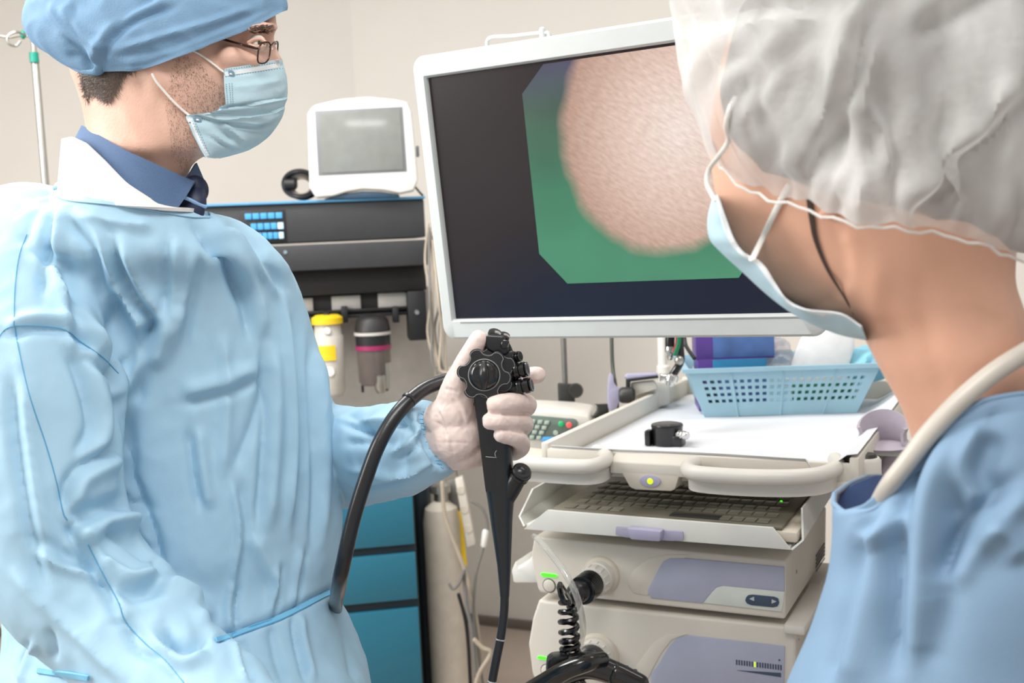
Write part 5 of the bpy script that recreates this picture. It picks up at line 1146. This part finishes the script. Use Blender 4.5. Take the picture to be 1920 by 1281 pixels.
# ================================================================ endoscope
E = camframe(930, 740, 1.19)
def ep(pts, v=0): return [E.f(x, y, v) for x, y in pts]
sc_ = thing('endoscope', E.p(0, 0, E.f(950, 1100)[1]), 'black endoscope gripped in the gloved hand with control wheels and buttons', 'endoscope')
# grip: rings along the shaft
def shaft(rows, d, n=28, e=2.6):
    out = []
    for (xl, yl, xr, yr, dc, hd) in rows: out.append(ringpx(xl, yl, xr, yr, dc, hd, n, 0, 0, e))
    return out
rows = [(884, 722, 968, 716, 1.19, .021), (888, 750, 966, 746, 1.19, .021), (892, 775, 964, 772, 1.19, .0205), (899, 830, 962, 828, 1.19, .019), (904, 870, 962, 868, 1.19, .0185), (909, 910, 966, 908, 1.19, .018), (915, 945, 964, 943, 1.19, .0165), (920, 980, 961, 979, 1.188, .014), (926, 1020, 959.5, 1019, 1.186, .0115), (932, 1060, 958, 1060, 1.184, .009), (936, 1100, 956, 1100, 1.182, .0068), (937.5, 1119, 955, 1119, 1.181, .006)]
part('grip', B().loft(shaft(rows, 1.19)), 'scope', sc_)
# ridge panel on the grip
part('grip_panel', B().sheet([[U(890+.115*(y-740), y, 1.19-.0195+.00003*(y-740)), U(915+.07*(y-740), y, 1.19-.0225+.00003*(y-740)), U(933+.035*(y-740), y, 1.19-.0205+.00003*(y-740))] for y in range(742, 930, 12)], .001), 'scope', sc_)
part('collar_ring', B().loft(shaft([(886, 757, 969, 752, 1.19, .0225), (886.5, 761, 968.5, 756, 1.19, .0225)], 1.19)), 'scope_gloss', sc_)
mk1 = B()
mk1.tube([U(911, 856.5, 1.1690), U(921, 857.5, 1.1685), U(931, 858, 1.169)], .0003, 5).tube([U(929, 856, 1.1688), U(928, 850, 1.1688), U(931, 845, 1.1690)], .0003, 5)
part('grip_mark', mk1, 'scope_mark', sc_)
# instrument port
po = U(963, 905, 1.185)
part('port', B().tube([U(945, 935, 1.187), U(958, 915, 1.184), U(969, 898, 1.18), U(976, 888, 1.178)], [.012, .0115, .0105, .0098], 18), 'scope', sc_)
part('port_ring', B().lathe(U(970, 897, 1.18), U(976, 888, 1.178)-U(970, 897, 1.18), [(0, .0105), (.001, .0118), (.004, .0118), (.005, .0105)], 24), 'scope_gloss', sc_)
part('port_cap', B().lathe(U(976, 889, 1.178), U(980, 881, 1.172)-U(976, 889, 1.178), [(0, .0095), (.003, .0108), (.006, .0108), (.0075, .009), (.0075, .004), (.005, .0035)], 24), 'scope', sc_)
part('port_tab', B().tube([U(982, 882, 1.178), U(990, 886, 1.178), U(992, 894, 1.18), U(985, 900, 1.182), U(979, 897, 1.18)], .0022, 10), 'scope', sc_)
# insertion tube and umbilical cord
part('insertion_tube', B().tube([U(946.5, 1112, 1.182), U(945, 1150, 1.18), U(939, 1195, 1.178), U(930, 1240, 1.176), U(922, 1285, 1.175), U(915, 1350, 1.17), U(920, 1450, 1.165)], .0048, 16), 'scope', sc_)
for (x, y, x2, y2) in ((938.5, 1198, 937.8, 1202), (923, 1277, 922.3, 1281)):
    part('white_ring', B().lathe(U(x, y, 1.178 if y < 1250 else 1.1752), U(x2, y2, 1.178 if y < 1250 else 1.1752)-U(x, y, 1.178 if y < 1250 else 1.1752), [(0, .005), (.0015, .005)], 20), 'scope_mark', sc_)
cord = [U(905, 712, 1.215), U(868, 708, 1.225), U(836, 714, 1.222), U(792, 732, 1.21), U(748, 772, 1.19), U(712, 830, 1.175), U(685, 900, 1.165), U(662, 975, 1.16), U(645, 1050, 1.162), U(634, 1105, 1.20), U(628, 1160, 1.40), U(620, 1300, 1.56), U(600, 1600, 1.6)]
part('umbilical_cord', B().tube(cord, [.0082]*3+[.0084]*10, 20, 10), 'scope', sc_)
part('cord_joint', B().lathe(U(769, 748, 1.2), U(764, 753, 1.197)-U(769, 748, 1.2), [(0, .0085), (.0008, .0094), (.003, .0094), (.004, .0085)], 22), 'chrome' if False else 'scope', sc_)
# control body
hb = B().prism(E, ep([(885, 735), (886, 690), (893, 662), (900, 640), (912, 628), (945, 630), (960, 650), (968, 690), (966, 735)]), -.014, .020, .005, 3)
part('control_body', hb, 'scope', sc_)
def star(cx, cy, R_, amp, nl, ph, v0, v1, b, bev, n=120, v=0, pw=.5):
    u0, w0_ = E.f(cx, cy, v); P_ = []
    for k in range(n):
        a = 2*PI*k/n; c = math.cos(nl*(a-ph)); rr = R_*(1+amp*math.copysign(abs(c)**pw, c)); P_.append((u0+rr*math.cos(a), w0_+rr*math.sin(a)))
    b.prism(E, P_, v0, v1, bev, 3); return u0, w0_
b = B(); star(918, 697, .0270, .11, 6, .35, -.022, -.014, b, .0018, v=-.018)
part('rear_wheel', b, 'scope', sc_)
b = B(); u0, w0_ = star(908, 703, .0262, .15, 6, .9, -.0345, -.0245, b, .0022, v=-.03)
fw = part('front_wheel', b, 'scope', sc_)
o_ = E.p(u0, -.0345, w0_)
part('wheel_dome', B().lathe(o_, -E.v, [(-.002, .0165), (.003, .0155), (.006, .012), (.007, .006), (.0072, .001)], 40), 'scope_gloss', fw)
part('wheel_ridge', B().tube([o_-E.v*.006+E.w*.013, o_-E.v*.010, o_-E.v*.006-E.w*.013], [.003, .0055, .003], 14), 'scope', fw)
for (cx, cy, R_, am, ph, vv) in ((908, 703, .0247, .15, .9, -.0347), (918, 697, .0258, .11, .35, -.0222)):
    uu, ww = E.f(cx, cy, -.03 if vv < -.03 else -.018); L_ = []
    for a in np.linspace(0, 2*PI, 121):
        c_ = math.cos(6*(a-ph)); rr = R_*(1+am*math.copysign(abs(c_)**.5, c_)); L_.append(E.p(uu+rr*math.cos(a), vv, ww+rr*math.sin(a)))
    part('wheel_edge_glint', B().tube(L_, .00028, 5, 1, False, False), 'scope_edge_glint', fw)  # bright edge highlight put in as a thin pale tube
part('wheel_ring_glint', B().tube([o_+E.v*.000+(E.u*math.cos(a)+E.w*math.sin(a))*.0170 for a in np.linspace(0, 2*PI, 41)], .0006, 6, 1, True, False), 'scope_edge_glint', fw)  # highlight around the dome, put in as a pale line
# brake lever at the left, top switches
part('brake_lever', B().prism(E, ep([(861, 700), (868, 694), (880, 696), (884, 706), (880, 716), (868, 717), (862, 711)], -.02), -.027, -.016, .003, 3), 'scope', sc_)
part('switch_head', B().prism(E, ep([(908, 632), (916, 627), (944, 629), (954, 646), (952, 664), (934, 668), (912, 655)], -.02), -.024, .006, .005, 3), 'scope', sc_)
for (x, y, r) in ((927, 626, .0075), (944, 631, .0065)):
    part('top_switch', B().lathe(U(x, y+4, 1.18), U(x+1, y-1, 1.178)-U(x, y+4, 1.18), [(0, r), (.002, r*1.05), (.005, r), (.006, r*.6)], 22), 'scope_gloss', sc_)
part('switch_button', B().prism(E, ep([(938, 644), (944, 636), (956, 639), (952, 654), (941, 655)], -.026), -.031, -.022, .002, 2), 'scope_gloss', sc_)
part('arm_plate', B().prism(E, ep([(926, 666), (950, 660), (962, 655), (967, 668), (960, 690), (940, 680)], -.015), -.020, -.010, .003, 2), 'scope', sc_)
for (x0, y0, x1, y1, r, nm) in ((958, 672, 976, 668, .0062, 'small_valve'), (955, 698, 990, 692, .0088, 'valve'), (958, 729, 998, 721, .0088, 'valve')):
    a_, c_ = U(x0, y0, 1.178), U(x1, y1, 1.172); ax_ = c_-a_; L = np.linalg.norm(ax_)
    vb = part(nm, B().lathe(a_, ax_, [(0, r), (L*.55, r), (L*.58, r*.8), (L*.64, r*.8), (L*.66, r*.98), (L*.86, r*.98), (L*.9, r*.7), (L, r*.65)], 28), 'scope', sc_)
    part('valve_ring', B().lathe(a_+ax_*.28, ax_, [(0, r*1.02), (.0008, r*1.08), (.0022, r*1.08), (.003, r*1.02)], 28), 'scope_gloss', vb)
    part('valve_top', B().lathe(a_+ax_*.9, ax_, [(0, r*.75), (L*.03, r*.9), (L*.09, r*.9), (L*.1, r*.7)], 28), 'scope_gloss', vb)
# ================================================================ the assistant in the foreground
WD = .86
nur = thing('person', (U(1900, 900, WD)[0], U(1900, 900, WD)[1], 0), 'person in blue scrubs, sheer white bouffant cap and face mask seen from behind at right', 'person')
def ringw(xl, yl, xr, yr, dc, hd, n=44, kl=.3, shear=-.02, e=2.0):
    out = []
    for j in range(n):
        a = 2*PI*j/n; ca, sa = math.cos(a), math.sin(a); cx = math.copysign(abs(ca)**(2/e), ca); sx = math.copysign(abs(sa)**(2/e), sa)
        wd = 1-kl*max(0, -ca)**1.5
        out.append(U((xl+xr)/2+(xr-xl)/2*cx, (yl+yr)/2+(yr-yl)/2*cx, dc-hd*sx*wd+shear*cx))
    return out
b = B()
b.loft([ringw(*r) for r in [(1560, -95, 1820, -95, WD, .04), (1480, -80, 1860, -80, WD, .045), (1405, -20, 1900, -20, WD, .062), (1358, 80, 1920, 80, WD, .074), (1336, 180, 1930, 180, WD, .080), (1329, 245, 1935, 245, WD, .083), (1331, 300, 1935, 300, WD, .085), (1337, 350, 1925, 350, WD, .082), (1349, 400, 1915, 400, WD, .078), (1370, 450, 1908, 460, WD, .074), (1400, 500, 1905, 510, WD, .070), (1448, 545, 1905, 560, WD, .067), (1510, 580, 1905, 600, WD-.002, .064), (1580, 602, 1910, 640, WD-.004, .061)]])
b.loft([ringw(*r, 44, 0., -.012) for r in [(1560, 470, 1880, 430, WD-.008, .058), (1580, 560, 1900, 520, WD-.008, .060), (1612, 620, 1925, 590, WD-.008, .061), (1648, 690, 1945, 660, WD-.008, .061), (1688, 760, 1968, 720, WD-.005, .062), (1712, 830, 2010, 770, WD, .066), (1720, 900, 2070, 820, WD+.005, .075), (1700, 980, 2160, 900, WD+.01, .09)]])
b.loft([ringw(*r, 44, 0, 0) for r in [(1670, 960, 2160, 900, WD+.01, .08), (1620, 1080, 2300, 1000, WD+.02, .10), (1600, 1300, 2380, 1300, WD+.03, .12), (1560, 1800, 2380, 1800, WD+.04, .12), (1560, 2200, 2360, 2200, WD+.04, .11)]])
V, Fc, N = remesh(*b.arr(), .004, 9)
V = folds(V, N, [('s', 30, 3.0, [(1500, 585), (1555, 572), (1590, 530), (1588, 460), (1570, 410)]), ('v', 26, 3, [(1530, 590), (1590, 600), (1640, 650)]), ('r', 34, 3, [(1650, 470), (1640, 600), (1690, 720), (1740, 800)]), ('v', 26, 2.5, [(1730, 500), (1740, 640), (1780, 760)])]); V = lap(V, Fc, 4)
link('body', V, Fc, 'skin_woman', nur); WB = bvh(V, Fc)
part('ear', B().tube([drape(WB, 1552, 372, .0), drape(WB, 1560, 390, .004), drape(WB, 1545, 402, .004)], [.006, .006, .004], 12), 'skin_woman', nur)
hb = B()
for k in range(16):
    o = random.uniform(-5, 5); hb.tube([drape(WB, x+o*(1-i*.2), y, .0012) for i, (x, y) in enumerate([(1518, 370), (1523, 410), (1530, 450), (1552, 505), (1585, 560), (1600, 590)])], [.0011, .0011, .0010, .0008, .0005, .0003], 5, 4)
hs = part('hair_strand', hb, 'hair_brown', nur)
# hair mass under the sheer cap
hm = B()
hm.loft([ringw(*r, 40, 0, 0) for r in [(1560, -130, 1900, -130, WD, .04), (1440, -80, 1960, -80, WD, .08), (1375, 0, 2010, 30, WD, .098), (1345, 90, 2030, 140, WD, .104), (1335, 170, 2030, 250, WD, .105), (1345, 255, 2010, 350, WD, .099), (1366, 298, 1990, 430, WD, .092), (1400, 334, 1965, 470, WD, .086), (1455, 358, 1955, 490, WD, .080), (1540, 380, 1945, 500, WD, .072), (1640, 402, 1940, 500, WD, .062)]])
V, Fc, N = remesh(*hm.arr(), .005, 10); V = noisy(V, N, .003, 22, True, (.6, .6, 1.2))-N*.0068; link('hair', V, Fc, 'hair_brown', nur)
# bouffant cap
hx2 = [(1338, 262), (1352, 305), (1385, 345), (1440, 374), (1475, 380), (1520, 395), (1600, 422), (1680, 428), (1760, 438), (1850, 462), (1930, 498), (1995, 520)]
hem = []; n = 180
for k in range(n):
    a = 2*PI*k/n; x = 1666-329*math.cos(a); d = WD-.104*math.sin(a)*(1-.25*max(0, math.cos(a)))+.02*math.cos(a)
    y = itp(x, hx2)-(30 if math.sin(a) < 0 else 0)*abs(math.sin(a))+3*math.sin(a*23)+2.5*math.sin(a*37+1)
    hem.append(U(x, y, d))
C0 = U(1666, 395, WD)
def bul2(t):
    a = 2*PI*t; return .030+.016*max(0, math.cos(a))+.02*max(0, -math.cos(a))+.008*max(0, math.sin(a))
V, Fc = capmesh(hem, C0, U(1640, -330, WD)-C0, bul2, 44, .55, wk=24, amp=.0065)
V, Fc, N = subdiv(V, Fc, 1)
if np.dot(N[0], V[0]-C0) < 0: N = -N
V = noisy(V, N, .009, 8, True, (1, 1, 1.3), off=2); N2 = normals(V, Fc); N2 = N2 if (N2*N).sum() > 0 else -N2
V = noisy(V, N2, .0045, 20, True, (1, 1, .8), off=7)
V = folds(V, N2, [('p', 34, 14, [(1465, 372), (1540, 260), (1580, 170), (1620, 40), (1650, -20)]), ('p', 30, 7, [(1345, 262), (1370, 190), (1420, 130), (1520, 60)]), ('p', 26, 6, [(1350, 275), (1400, 230), (1440, 200), (1490, 130)]), ('p', 46, 20, [(1700, 420), (1760, 350), (1840, 260), (1925, 170)]), ('v', 20, 10, [(1720, 425), (1790, 330), (1900, 220)]),
 ('r', 14, 9, [(1545, 208), (1590, 206), (1620, 206), (1655, 260), (1668, 330)]), ('r', 14, 8, [(1620, 205), (1622, 170), (1640, 60)]), ('r', 12, 7, [(1548, 212), (1550, 300)]), ('v', 18, 9, [(1570, 230), (1565, 320)]), ('v', 22, 9, [(1630, 250), (1650, 320)]), ('v', 16, 8, [(1580, 60), (1610, 90), (1585, 130)]),
 ('p', 22, 6, [(1420, 270), (1410, 215), (1440, 120)]), ('v', 12, 8, [(1385, 190), (1400, 150)]), ('p', 30, -10, [(1270, 60), (1340, 60), (1420, 30), (1560, 30)]), ('p', 26, 9, [(1300, 190), (1330, 120), (1420, 90)]), ('v', 10, 6, [(1480, 350), (1500, 290), (1530, 240)]), ('p', 16, 8, [(1500, 385), (1510, 330), (1540, 280)]), ('p', 16, 7, [(1560, 400), (1580, 350), (1590, 320)]), ('p', 16, 7, [(1620, 420), (1625, 370), (1640, 330)]), ('p', 40, 12, [(1700, 60), (1800, 0), (1900, -60)])])
V = lap(V, Fc, 3); link('bouffant_cap', V, Fc, 'bouffant', nur); BC = bvh(V, Fc)
hm_ = B().tube([h+(h-C0)/np.linalg.norm(h-C0)*.003 for h in hem[::2]]+[hem[0]+(hem[0]-C0)/np.linalg.norm(hem[0]-C0)*.003], .0011, 8, 1, True, False)
part('elastic_hem', hm_, 'bouffant_hem', bpy.data.objects['bouffant_cap'])
# mask seen from behind
NE = crom(np.array([(1345, 366), (1357, 400), (1374, 445), (1394, 474), (1428, 494), (1450, 528), (1472, 560), (1508, 580), (1575, 588), (1614, 612)], float), 4)
OU = crom(np.array([(1338, 366), (1328, 410), (1331, 446), (1350, 470), (1389, 506), (1438, 551), (1480, 583), (1520, 606), (1575, 627), (1625, 637)], float), 4)
G = []
for i in range(len(NE)):
    s = i/(len(NE)-1); dn_ = .815-.01*s; row = []
    for t, dd in ((0, dn_-.002), (.35, dn_+.004), (.75, dn_+.02), (1, dn_+.045), (.9, dn_+.075), (.5, dn_+.105)):
        q = NE[i]*(1-t)+OU[i]*t; row.append(U(q[0]+(60*(dd > dn_+.07))*(1-t), q[1], dd+.0012*math.sin(i*1.3)))
    G.append(row)
mk2 = part('mask', B().sheet(G, .0012), 'mask_blue', nur)
g2 = [[G[i][0], G[i][0]+(np.array(G[i][1])-G[i][0])*.0+(U(*(NE[i]*.75+OU[i]*.25), .811)-G[i][0])] for i in range(len(G))]
part('edge_binding', B().sheet(np.array([[p+RN[:, 2]*.001 for p in r] for r in g2]), .0012), 'mask_white', mk2)
def dw_(x, y, l=.003): return drape(WB, x, y, l)
part('ear_loop', B().tube([U(1410, 487, .806), dw_(1428, 450), dw_(1446, 412), dw_(1464, 376), dw_(1478, 350)], .0025, 10, flat=.6), 'elastic', mk2)
part('ear_loop', B().tube([U(1340, 375, .815), U(1326, 345, .82), U(1330, 318, .82), U(1350, 290, .81), drape(BC, 1366, 262, .003), drape(BC, 1362, 235, .003), drape(BC, 1368, 205, .0), drape(BC, 1378, 185, -.006)], .0022, 10, flat=.6), 'elastic', mk2)
# scrub top
nt_ = [(1562, 935), (1590, 962), (1625, 955), (1655, 930), (1700, 872), (1760, 805), (1850, 750), (1920, 738), (2000, 742), (2120, 775)]; ft_ = [(1562, 935), (1600, 908), (1640, 892), (1700, 900), (1850, 900), (2000, 860), (2120, 775)]
def scr_ring(xl, xr, dc, hd, f, nT=None, yl=0, yr=0, n=64):
    out = []
    for j in range(n):
        a = 2*PI*j/n; ca, sa = math.cos(a), math.sin(a); x = (xl+xr)/2+(xr-xl)/2*ca
        x0 = 1846+274*ca; yt = itp(x0, nt_ if sa > 0 else ft_); yp = (yl+yr)/2+(yr-yl)/2*ca
        out.append(U(x, yt*(1-f)+yp*f, dc-hd*sa))
    return out
rg = [scr_ring(1563, 2120, .855, .088, 0), scr_ring(1561, 2128, .855, .093, .03, yl=990, yr=850), scr_ring(1557, 2160, .858, .105, .3, yl=1000, yr=850), scr_ring(1554, 2240, .865, .125, .75, yl=1030, yr=880), scr_ring(1545, 2360, .875, .145, 1, yl=1070, yr=950), scr_ring(1528, 2430, .88, .158, 1, yl=1130, yr=1060), scr_ring(1510, 2460, .885, .165, 1, yl=1190, yr=1160), scr_ring(1476, 2480, .89, .17, 1, yl=1290, yr=1290), scr_ring(1440, 2490, .89, .175, 1, yl=1450, yr=1450), scr_ring(1420, 2500, .9, .18, 1, yl=1900, yr=1900), scr_ring(1400, 2500, .9, .185, 1, yl=2150, yr=2150)]
ra = crom(np.array(rg).reshape(len(rg), -1), 5); V = ra.reshape(-1, 3); n = 64; Fc = [(i*n+j, i*n+(j+1) % n, (i+1)*n+(j+1) % n, (i+1)*n+j) for i in range(len(ra)-1) for j in range(n)]
V, Fc, N = subdiv(V, Fc, 2)
cc_ = U(1900, 1200, .9)
if ((V-cc_)*N).sum() < 0: N = -N
V = noisy(V, N, .004, 6, True, off=4)
V = folds(V, N, [('p', 46, 12, [(1650, 940), (1620, 1060), (1590, 1180), (1560, 1300)]), ('p', 50, 16, [(1760, 800), (1715, 920), (1700, 1060), (1690, 1281)]), ('p', 40, 12, [(1920, 900), (1860, 960), (1800, 1030), (1760, 1100)]), ('r', 40, 12, [(1830, 980), (1880, 1010), (1920, 1050)]), ('v', 34, 12, [(1800, 900), (1790, 1000), (1770, 1120), (1720, 1281)]), ('v', 18, 5, [(1590, 975), (1660, 925), (1750, 830), (1850, 780), (1920, 770)]), ('p', 44, -12, [(1850, 800), (1820, 880), (1850, 940)]), ('r', 30, 8, [(1600, 1000), (1640, 1010), (1700, 960)])])
V = lap(V, Fc, 3); sct = link('scrub_top', V, Fc, 'scrub', nur, 60); SB = bvh(V, Fc)
L_ = [h for h in ra[0].reshape(-1, 3)]
part('neck_hem', B().tube([p for p in L_]+[L_[0]], .0022, 8, 1, True, False), 'scrub', sct)
part('inner_back_shade', B().sheet([[U(x, y, .885), U(x, y+90, .88)] for x, y in [(1568, 934), (1600, 908), (1640, 892), (1700, 890)]], .002), 'scrub_shade', sct)  # inside of the collar, its shade put into the darker blue
part('neck_tube', B().tube([U(1990, 625, .80), U(1925, 660, .782), U(1862, 700, .772), U(1800, 752, .768), U(1745, 810, .770), U(1700, 868, .775), U(1664, 915, .785), U(1640, 960, .815), U(1630, 990, .84)], [.0074, .0074, .0074, .0073, .0072, .0070, .0068, .0064, .006], 16), 'tubing', nur, label='pale grey tube around the neck going into the collar')
for sx, xx in ((0, 1800), (1, 2200)):
    p = U(xx, 1300, .92); part('trouser_leg', B().tube([np.array([p[0], p[1], .92]), np.array([p[0], p[1], .5]), np.array([p[0], p[1], .08])], [.09, .07, .055], 20), 'scrub', nur)
    part('shoe', B().tube([np.array([p[0]+.03, p[1]-.03, .045]), np.array([p[0]-.03, p[1]+.06, .04]), np.array([p[0]-.08, p[1]+.15, .032])], [.042, .042, .03], 16), 'white_plastic', nur)
